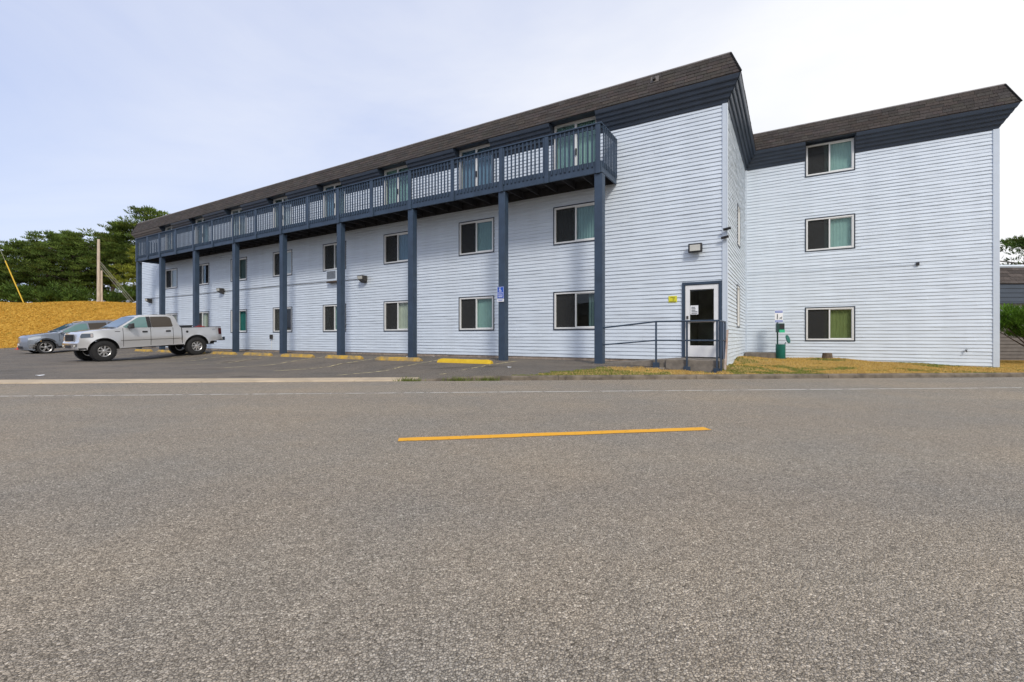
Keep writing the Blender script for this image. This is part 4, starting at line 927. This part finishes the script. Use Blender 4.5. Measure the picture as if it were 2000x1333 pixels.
def stp(x, z, fr, w):
    a = abs(fr); Z = z; X = x
    if z > 1.55: Z += .035 * (1 - a * a) - .03 * sst(.93, 1, a)
    elif z > .85 and x > 2.2: Z += .05 * (1 - a ** 2.2) - .03 * sst(.93, 1, a)
    if x > 3.3: X += .16 * (1 - a * a)
    elif x < -.9: X -= .06 * (1 - a * a)
    return (X, fr * w, Z)
so = [(-1.08, .42), (-1.13, .70), (-1.10, .98), (-1.02, 1.14), (-.86, 1.50), (-.74, 1.64), (-.3, 1.705), (.3, 1.735), (.9, 1.725), (1.35, 1.675), (1.55, 1.625), (2.42, 1.18), (2.55, 1.155), (3.1, 1.105), (3.48, 1.035), (3.60, .94), (3.63, .70), (3.64, .45), (3.60, .29), (3.42, .24)]
sprof = so + arc(2.93, .37, .445, -14, 194, 14) + [(2.42, .27), (.5, .27)] + arc(0, .37, .445, -14, 194, 14) + [(-.6, .30)]
CV = Car(SV, sw, stp, SCS)
CV.body('body', sprof, [M['grey'], M['rubber']], lambda x, z: z < .28 or any(math.hypot(x - c, z - .37) < .47 for c in (0, 2.93)))
CV.patch('side_window', rounded([(2.22, 1.175), (1.50, 1.585), (1.18, 1.625), (1.02, 1.63), (1.0, 1.145)], .03), M['cglass'])
CV.patch('side_window', rounded([(.92, 1.145), (.94, 1.635), (.1, 1.645), (.02, 1.15)], .03), M['cglassd']); CV.patch('side_window', rounded([(-.06, 1.15), (.0, 1.64), (-.45, 1.58), (-.62, 1.2)], .03), M['cglassd'])
CV.patch('window_bar', [(-.6, 1.125), (2.3, 1.12), (2.3, 1.14), (-.6, 1.145)], M['chrome'], .006)
CV.cross('windshield', (2.40, 1.20), (1.58, 1.62), .90, M['wshield']); CV.cross('rear_window', (-1.0, 1.19), (-.86, 1.48), .78, M['cglassd'], lift=False, nx=-1)
for x_ in (2.33, .97, -.04): CV.patch('door_gap', [(x_ - .008, .40), (x_ + .008, .40), (x_ + .008, 1.11), (x_ - .008, 1.11)], M['rubber'], .0025, deep=.01)
for x_ in (1.08, .10): CV.patch('door_handle', rounded([(x_, .93), (x_ + .2, .93), (x_ + .2, .97), (x_, .97)], .012), M['grey'], .025, deep=.03)
CV.patch('wheel_arch_trim', arc(2.93, .37, .53, -8, 188, 16) + list(reversed(arc(2.93, .37, .452, -8, 188, 16))), M['rubber'], .008, dx=9, dz=9)
CV.patch('wheel_arch_trim', arc(0, .37, .53, -8, 188, 16) + list(reversed(arc(0, .37, .452, -8, 188, 16))), M['rubber'], .008, dx=9, dz=9)
CV.patch('sill_trim', [(.52, .29), (2.40, .29), (2.40, .40), (.52, .40)], M['rubber'], .008)
CV.patch('headlight', rounded([(3.10, .93), (3.46, .84), (3.61, .84), (3.58, .95), (3.34, 1.01), (3.10, 1.01)], .02), M['lampw'], .006)
CV.patch('air_curtain', rounded([(3.36, .40), (3.59, .37), (3.61, .43), (3.36, .47)], .01), M['chrome'], .008)
for k in (0, 1): CV.patch('bumper_strip', [(3.30, .50 + k * .07), (3.58, .47 + k * .07), (3.585, .495 + k * .07), (3.30, .525 + k * .07)], M['alloy'], .01, deep=.02)
for sg in (1, -1):
    mb = MB(); mb.hexa([(x_ * SCS, y_ * SCS, z_ * SCS) for x_, y_, z_ in ((3.79, sg * .04, .71), (3.72, sg * .26, .73), (3.62, sg * .26, .73), (3.66, sg * .04, .71), (3.765, sg * .05, .96), (3.72, sg * .25, .95), (3.60, sg * .25, .95), (3.64, sg * .05, .96))]); mb.build('kidney_grille', M['rubber'], SV, bevel=.02)
    mb = MB(); mb.hexa([(x_ * SCS, sg * y_ * SCS, z_ * SCS) for x_, y_, z_ in ((2.16, .97, 1.13), (2.32, .97, 1.13), (2.30, 1.17, 1.15), (2.18, 1.18, 1.15), (2.16, .97, 1.27), (2.28, .97, 1.26), (2.27, 1.16, 1.27), (2.18, 1.17, 1.28))]); mb.build('mirror', M['grey'], SV, bevel=.03)
    MB().tube([(-.5 * SCS, sg * .70 * SCS, 1.71 * SCS), (-.4 * SCS, sg * .70 * SCS, 1.77 * SCS), (1.1 * SCS, sg * .71 * SCS, 1.77 * SCS), (1.25 * SCS, sg * .71 * SCS, 1.71 * SCS)], .018, 8).build('roof_rail', M['alloy'], SV)
CV.cross('lower_intake', (3.64, .50), (3.645, .36), .55, M['rubber'], .012, lift=False); CV.cross('number_plate', (3.64, .66), (3.635, .56), .20, M['signw'], .02, lift=False)
MB().lathe([(.045 * SCS, 0), (.045 * SCS, .008)], 16).build('emblem', M['chrome'], SV).matrix_local = Matrix.Translation((3.66 * SCS, 0, .965 * SCS)) @ Matrix.Rotation(R(35), 4, 'Y')
CV.patch('tail_light', rounded([(-1.1, .92), (-.9, .92), (-.88, 1.06), (-1.06, 1.10)], .02), M['taill'], .006)
for x_, st in ((0, 0), (2.93, 0)):
    for y_ in (.82, -.82): CV.wheel(x_, y_, .375, .255, .27, 5, M['alloy'], False, st)
cx, cy = -34.1, 32.0; c = empty('traffic_cone', (cx, cy, lot_z(cx, cy)), .4, 'orange traffic cone at the nose of the parked blue-grey car', 'cone')
box('base', (-.17, .17, -.17, .17, 0, .035), M['cone'], c, .01); MB().lathe([(.125, .036), (.03, .40), (.02, .40)], 16).build('cone_body', M['cone'], c, smooth=True); MB().lathe([(.094, .17), (.068, .27)], 16).build('band', M['signw'], c)

# ---------------------------------------------------------------- vegetation
def blades(name, pts, hmin, hmax, wd, tones, m, lean=.5, lay=(1, 1)):
    n = len(pts); a = rng.uniform(0, 2 * np.pi, n); h = rng.uniform(hmin, hmax, n); l = rng.uniform(-lean, lean, (n, 2)) * h[:, None] * np.array(lay)
    dx, dy = np.cos(a) * wd / 2, np.sin(a) * wd / 2; V = np.zeros((n, 3, 3))
    V[:, 0] = pts + np.stack([dx, dy, np.zeros(n)], 1); V[:, 1] = pts - np.stack([dx, dy, np.zeros(n)], 1); V[:, 2] = pts + np.stack([l[:, 0], l[:, 1], h], 1)
    return tag(npmesh(name, V.reshape(-1, 3), np.arange(3 * n).reshape(n, 3), m, tones), kind='stuff')
def vnoise(x, y, s, seed):
    r = np.random.default_rng(seed); g = r.uniform(0, 1, (64, 64)); X, Y = x * s, y * s; i, j = np.floor(X).astype(int), np.floor(Y).astype(int); fx_, fy_ = X - i, Y - j; fx_ = fx_ * fx_ * (3 - 2 * fx_); fy_ = fy_ * fy_ * (3 - 2 * fy_)
    G = lambda a, b: g[a % 64, b % 64]
    return (G(i, j) * (1 - fx_) + G(i + 1, j) * fx_) * (1 - fy_) + (G(i, j + 1) * (1 - fx_) + G(i + 1, j + 1) * fx_) * fy_
def grass_tones(x, y, green_bias, seed, dry=((.50, .33, .09), (.66, .46, .15)), grn=((.13, .18, .035), (.21, .25, .05))):
    n = len(x); f = .55 * vnoise(x, y, .9, seed) + .45 * vnoise(x, y, 3.1, seed + 1) + green_bias; g = (f > .66)[:, None]
    k = rng.uniform(0, 1, (n, 1)); j = rng.uniform(.7, 1.2, (n, 1))
    return np.where(g, np.array(grn[0]) * (1 - k) + np.array(grn[1]) * k, np.array(dry[0]) * (1 - k) + np.array(dry[1]) * k) * j
# lawn blades sampled on the lawn mesh
def sample_mesh(o, count, ylim=None):
    me = o.data; me.calc_loop_triangles(); co = np.zeros(len(me.vertices) * 3); me.vertices.foreach_get('co', co); co = co.reshape(-1, 3)
    tri = np.zeros(len(me.loop_triangles) * 3, dtype=np.int32); me.loop_triangles.foreach_get('vertices', tri); tri = tri.reshape(-1, 3)
    A, B_, C = co[tri[:, 0]], co[tri[:, 1]], co[tri[:, 2]]
    if ylim is not None: k = ylim((A + B_ + C) / 3); A, B_, C = A[k], B_[k], C[k]
    ar_ = np.linalg.norm(np.cross(B_ - A, C - A), axis=1); p = rng.choice(len(A), count, p=ar_ / ar_.sum()); u, v = rng.uniform(0, 1, (2, count)); s = u + v > 1; u[s], v[s] = 1 - u[s], 1 - v[s]
    return A[p] + (B_ - A)[p] * u[:, None] + (C - A)[p] * v[:, None]
pts = sample_mesh(lawn, 110000, lambda c: (c[:, 1] < 18.2) & (c[:, 0] < 21))
gb = np.where(pts[:, 0] < 3.6, .38 - .06 * np.abs(pts[:, 0] - .8), np.where((pts[:, 0] > 5) & (pts[:, 0] < 7.5), .17, .0)); dwall = np.abs((pts[:, 0] - CORNER.x) * ST + (pts[:, 1] - CORNER.y) * CT - YW); gb = gb + np.where((pts[:, 0] > 7.5) & (dwall < .5), .18, 0)
blades('lawn_grass', pts, .014, .045, .012, grass_tones(pts[:, 0], pts[:, 1], gb, 5), M['grass'], .9)
pts = sample_mesh(bank, 220000, lambda c: (c[:, 1] < 45.5) & (c[:, 0] > -62))
blades('bank_grass', pts, .03, .12, .045, grass_tones(pts[:, 0], pts[:, 1], -.18, 9, dry=((.54, .33, .05), (.78, .52, .11)), grn=((.36, .24, .04), (.44, .31, .05))), M['grass'], 1., lay=(3.2, .9))
# weeds in the kerb joint
ws = []
for X0 in (-2.15, -1.15, -.55):
    k = 160; a = rng.normal(0, .10, (k, 2)) * np.array([1.3, .3]); ws.append(np.stack([X0 + a[:, 0], kerb_y(X0) - .015 + a[:, 1] * .5, np.full(k, RZ)], 1))
pts = np.concatenate(ws); blades('kerb_weeds', pts, .03, .13, .014, np.array([[.16, .20, .05]]) * rng.uniform(.6, 1.3, (len(pts), 1)), M['grass'], .8)

def tufts(centres, ups, size, n_per, spread, tone, flat=.45):
    """needle tufts: fans of thin blades around each clump centre"""
    k = len(centres); C = np.repeat(centres, n_per, 0); n = len(C)
    d = rng.normal(0, 1, (n, 3)); d /= np.linalg.norm(d, axis=1)[:, None]; rad = rng.uniform(0, 1, (n, 1)) ** .45
    off = d * rad * spread * np.array([1, 1, flat]); P = C + off
    dirn = d * np.array([1, 1, .5]) + np.array([0, 0, .55]) + np.repeat(ups, n_per, 0) * .6; dirn /= np.linalg.norm(dirn, axis=1)[:, None]
    sd_ = np.cross(dirn, rng.normal(0, 1, (n, 3))); sd_ /= np.linalg.norm(sd_, axis=1)[:, None]
    ln = size * rng.uniform(.6, 1.4, (n, 1)); wd = ln * rng.uniform(.11, .22, (n, 1))
    V = np.stack([P - sd_ * wd, P + sd_ * wd, P + dirn * ln + sd_ * wd * .4, P + dirn * ln - sd_ * wd * .4], 1)
    ct = np.repeat(tone, n_per, 0) * rng.uniform(.65, 1.35, (n, 1))
    return V.reshape(-1, 3), np.arange(4 * n).reshape(n, 4), ct
def pine(x, y, h, r, label, seed, base=.12, lean=0., dens=1., top=0.35, group='wind-shaped pines on the bank', green=(.045, .085, .018), wind=.0, z=None, size=.19, nper=50):
    rd = random.Random(seed); z0 = bank_z(x, y) if z is None else z
    e = empty('pine_tree', (x, y, z0 - .1), 0, label, 'tree', group)
    mb = MB(); n = 9; ptsT = [Vector((lean * h * (i / n) ** 1.6 + .12 * math.sin(i * 1.3 + seed), .1 * math.sin(i * 1.7 + seed), h * i / n * .95)) for i in range(n + 1)]
    mb.tube(ptsT, [max(.03, .20 * h / 9 * (1 - i / n) ** .8) for i in range(n + 1)], 8); cents, ups, tones = [], [], []
    def tp(t): k = min(n - 1, int(t * n)); return ptsT[k].lerp(ptsT[k + 1], t * n - k)
    nb = int(40 * dens)
    for i in range(nb):
        t = base + (1 - base) * (i + rd.random()) / nb; p = tp(t); a = i * 2.4 + rd.uniform(-.5, .5); prof_ = min(1, (t - base) / .18 + .45) * (1 - max(0, (t - top) / (1.02 - top)) ** 1.35 * .86)
        ln = r * prof_ * rd.choice((.55, .75, .9, 1.0, 1.25)) * rd.uniform(.9, 1.1); up = rd.uniform(.10, .34) + .30 * t
        d = Vector((math.cos(a) + wind, math.sin(a), up)).normalized(); tip = p + d * ln; mid = p.lerp(tip, .55) + Vector((0, 0, -.07 * ln))
        mb.tube([p, mid, tip], [.055 * h / 9, .035 * h / 9, .012], 5, caps=False)
        for q in range(int(4 + ln * 2.6)):
            f = rd.uniform(.38, 1.04); c = p.lerp(mid, f / .55) if f < .55 else mid.lerp(tip, (f - .55) / .45)
            c = c + Vector((rd.gauss(0, .16) * ln * .8, rd.gauss(0, .16) * ln * .8, rd.uniform(-.02, .16)))
            cents.append(c); ups.append((d.x * .5, d.y * .5, .5)); g = rd.uniform(.6, 1.5) * (.9 + .3 * t); yl = rd.uniform(0, 1) ** 2.2
            tones.append((green[0] * g + .05 * yl, green[1] * g + .035 * yl, green[2] * g))
    mb.build('trunk', M['bark'], e, smooth=True)
    V, F, T = tufts(np.array(cents), np.array(ups), size, nper, .50 * max(.8, h / 9), np.array(tones), .26)
    npmesh('crown', V, F, M['leaf'], T, e)
TREES = [(-56., 49, 6.4, 3.0, 'low dark green pine at the far left edge of the picture', .05, .25), (-52.3, 48.5, 7.0, 3.4, 'broad rounded pine second from the left on the bank', .05, .42), (-49.2, 49, 7.9, 3.6, 'dense bushy pine behind the blue-grey car', .05, .42),
         (-50.5, 52.5, 9.0, 3.0, 'pine with a small spiky top behind the dense bushy pines', .05, .30), (-46.3, 48.5, 7.9, 3.2, 'pine with a spiky top just left of the utility pole', .05, .28), (-44.4, 50., 8.3, 2.8, 'narrow pine right behind the utility pole', .22, .35),
         (-41.8, 48.5, 9.2, 2.7, 'pine with open tiered branches right of the utility pole', .30, .40), (-39.4, 49.5, 10.6, 3.4, 'tallest pine rising above the left end of the roof', .28, .5), (-37.5, 47., 6.6, 2.4, 'yellowish green pine close to the building left end', .04, .3), (-56.5, 55, 8, 4, 'pale pine behind the far left trees', .05, .3), (-35.5, 51, 8.6, 3.2, 'pine mostly hidden behind the left end of the building', .05, .4)]
for i, (x, y, h, r, lab, bs, tp_) in enumerate(TREES):
    pine(x, y, h, r, lab, i + 3, bs, lean=.06, dens=1.15 if h < 10 else 1.35, top=tp_, green=(.22, .25, .04) if i in (8,) else (.098, .150, .034), wind=.18)
# low bushes along the foot of the pines
for i, (x, y, r, h) in enumerate(((-37.2, 44.8, 1.5, 1.3), (-39.2, 45.2, 1.2, 1.0), (-48.8, 45.4, 1.5, 1.7), (-45.4, 45.2, 1.6, 1.6), (-42.6, 45.4, 1.5, 1.4))):
    cs = rng.normal(0, .5, (42, 3)) * np.array([r, r * .6, h * .5]) + np.array([0, 0, h * .6]); cs[:, 2] = np.maximum(cs[:, 2], .1)
    e = empty('bush', (x, y, bank_z(x, y) - .05), 0, ['low green bush under the guy wires by the building', 'small bush right of the utility pole foot', 'bush beside the yellow guy wire guard', 'dark bush below the broad rounded pine', 'dark bush left of the utility pole'][i], 'bush', 'bushes below the pines')
    st = MB(); [st.tube([(0, 0, 0), tuple(c * .9)], [.03, .01], 5) for c in cs[:8]]; st.build('stem', M['bark'], e)
    V, F, T = tufts(cs, np.tile([0, 0, .5], (len(cs), 1)), .26, 34, .4, np.array([[.09, .15, .03]]) * rng.uniform(.6, 1.5, (len(cs), 1)), .7); npmesh('foliage', V, F, M['leaf'], T, e)
pine(28.9, 25.5, 6.6, 3.2, 'dark pine seen beyond the right corner of the wing', 41, .5, lean=-.04, dens=.42, top=.75, group='pine beyond the wing', z=.05, size=.15, nper=46)
# utility pole and guy wires
e = empty('utility_pole', (-37.9, 42.4, bank_z(-37.9, 42.4) - .2), 0, 'bare wooden utility pole standing on the golden bank', 'pole')
MB().tube([(0, 0, 0), (0, 0, 5.95)], [.135, .10], 14).build('pole', M['polewood'], e, smooth=True); MB().tube([(.20, .1, 0), (.185, .1, 3.1)], [.085, .075], 10).build('stub_pole', M['polewood'], e, smooth=True)
gx = [( .16, 3.9, 3.05), (.16, 3.7, 2.8), (.16, 3.4, 2.6)]
for k, (x0, z0_, x1) in enumerate(gx): MB().tube([(x0, 0, z0_), (x1, .3, .25)], .011, 6).build('guy_wire', M['wire'], e)
gxp, gyp = -44.6, 42.3; gz = bank_z(gxp, gyp)
e = empty('guy_wire', (gxp, gyp, gz), 0, 'slanting guy wire with yellow plastic guard at the far left of the bank', 'guy wire')
MB().tube([(0, 0, -.1), (-1.75, 0, 3.9)], .045, 8).build('guard', M['guard'], e); MB().tube([(-1.75, 0, 3.9), (-4.8, 0, 10.8)], .012, 6).build('wire', M['wire'], e)

# ---------------------------------------------------------------- low building and hedge at the right edge
LX, LY = 16.8, 17.2
LB = empty('low_building', (LX, LY, 0), 0, 'single-storey building with shingle mansard and navy fascia at the right edge', 'building')
box('wall', (0, 14, .03, 8, 0, 3.3), M['trimw'], LB)
lw = MB().box(.0, 14, .012, .028, .1, 2.2).build('front_wall', M['trimw'], LB); z = .1
while z < 2.18:
    mb = MB(); g = random.uniform(.62, .70) if z < 1.75 else 1.0; mb.tone = (g, g, g)
    mb.poly((0, .01, z), (14, .01, z), (14, -.018, z), (0, -.018, z)); mb.poly((0, -.018, z), (14, -.018, z), (14, .006, z + .13), (0, .006, z + .13)); mb.build('siding_board', M['siding'] if z > 1.75 else M['greyvinyl'], lw, tone=True, fix=False); z += .13
lf = box('fascia', (-.3, 14.3, -.42, .0, 2.24, 2.30), M['navyd'], LB)
for k in range(4):
    z = 2.305 + k * .16; MB().hexa([(-.3, -.42, z), (14.3, -.42, z), (14.3, -.36, z), (-.3, -.36, z), (-.3, -.40, z + .155), (14.3, -.40, z + .155), (14.3, -.36, z + .155), (-.3, -.36, z + .155)]).build('fascia_board', M['navyd'], lf)
rf = MB(); rf.poly((-.35, -.45, 2.95), (14.35, -.45, 2.95), (14.35, .1, 3.62), (-.35, .1, 3.62)); rf.poly((-.35, -.45, 2.95), (-.35, .1, 3.62), (-.35, 8, 3.62), (-.35, 8, 2.95)); rf.poly((-.35, .1, 3.62), (14.35, .1, 3.62), (14.35, 8, 3.62), (-.35, 8, 3.62)); rf = rf.build('roof', M['roofsub'], LB)
for c in range(5):
    u = -.35
    while u < 5:
        w = random.choice((.25, .3, .36)); mb = MB(); g = random.uniform(.8, 1.7); mb.tone = (g * 1.05, g, g); s0, s1 = c / 5, min(1, (c + 1) / 5 + .03); f_ = lambda s, up: (-.45 + .55 * s - .77 * up, 2.95 + .67 * s + .63 * up)
        (ya, za), (yb, zb), (yc, zc), (yd, zd) = f_(s0, .001), f_(s1, .001), f_(s0, .018), f_(s1, .006)
        mb.hexa([(u, ya, za), (u + w - .006, ya, za), (u + w - .006, yb, zb), (u, yb, zb), (u, yc, zc), (u + w - .006, yc, zc), (u + w - .006, yd, zd), (u, yd, zd)]); mb.build('shingle', M['shingle'], rf, tone=True); u += w
MB().tube([(-.35, .1, 3.66), (14.35, .1, 3.66)], .06, 6).build('ridge_cap', M['trimw'], rf)
hx, hy = 17.05, 14.9; hz = .1
e = empty('hedge_shrub', (hx, hy, hz), 0, 'clipped bright green shrub at the right edge in front of the low building', 'shrub')
cs = rng.uniform(-1, 1, (190, 3)) * np.array([1.15, .6, .42]) + np.array([0, 0, 1.42]); cs[:, 0] += np.where(cs[:, 2] < 1.3, (1.3 - cs[:, 2]) * .9, 0)
st = MB()
for c in cs[:22]: st.tube([(.45, 0, 0), (.45 + (c[0] - .45) * .5, c[1] * .5, .6), tuple(c)], [.04, .022, .008], 5, caps=False)
st.build('stem', M['bark'], e)
V, F, T = tufts(cs, np.tile([0, 0, .6], (len(cs), 1)), .085, 70, .17, np.array([[.085, .17, .018]]) * rng.uniform(.55, 1.5, (len(cs), 1)), .8); npmesh('foliage', V, F, M['leaf'], T, e)
# litter on the road and lot
for i, (px, py, z, s_) in enumerate(((78, 732, .10, .10), (795, 708, .12, .05), (846, 708, .12, .06), (995, 727, .09, .09))):
    Y = (CAM_Z - z) * 903.4 / (py - 658.5); X = (px - 1000) / 903.4 * Y; zz_ = lot_z(X, Y); mb = MB(); k = 6
    V_ = [(s_ * random.uniform(.6, 1.2) * math.cos(a), s_ * .6 * random.uniform(.6, 1.2) * math.sin(a), random.uniform(.006, .03)) for a in np.linspace(0, 6.28, k, endpoint=False)]
    mb.v = V_ + [(x_, y_, z_ - .004) for x_, y_, z_ in V_]; mb.face(*range(k)); mb.face(*reversed(range(k, 2 * k)))
    for q in range(k): mb.face(q, (q + 1) % k, k + (q + 1) % k, k + q)
    o = mb.build('paper_scrap', M['signw']); o.location = (X, Y, zz_ + .004); tag(o, ['crumpled white scrap on the parking lot in front of the pickup', 'left one of two tiny pale scraps between the wheel stops', 'right one of two tiny pale scraps between the wheel stops', 'pale scrap on the asphalt below the middle navy post'][i], 'litter', 'litter on the lot')

# ---------------------------------------------------------------- building across the road, mirrored in the windows
OB = empty('long_building', (-27, -19, 0), 0, 'long low brown building across the road, seen only mirrored in the window glass', 'building')
box('wall', (-34, 34, -9, 0, -.1, 4.2), mat('brown_wall', (.20, .15, .11), .8, var=.15, vscale=1.), OB)
MB().hexa([(-34.5, -9.4, 4.2), (34.5, -9.4, 4.2), (34.5, .5, 4.2), (-34.5, .5, 4.2), (-34.5, -6.5, 6.4), (34.5, -6.5, 6.4), (34.5, -3, 6.4), (-34.5, -3, 6.4)]).build('roof', mat('brown_roof', (.07, .06, .055), .9, var=.2), OB)
for k in range(9): box('door', (-31 + 7.5 * k, -28 + 7.5 * k, .01, .06, -.05, 2.7), M['greyvinyl'], OB)
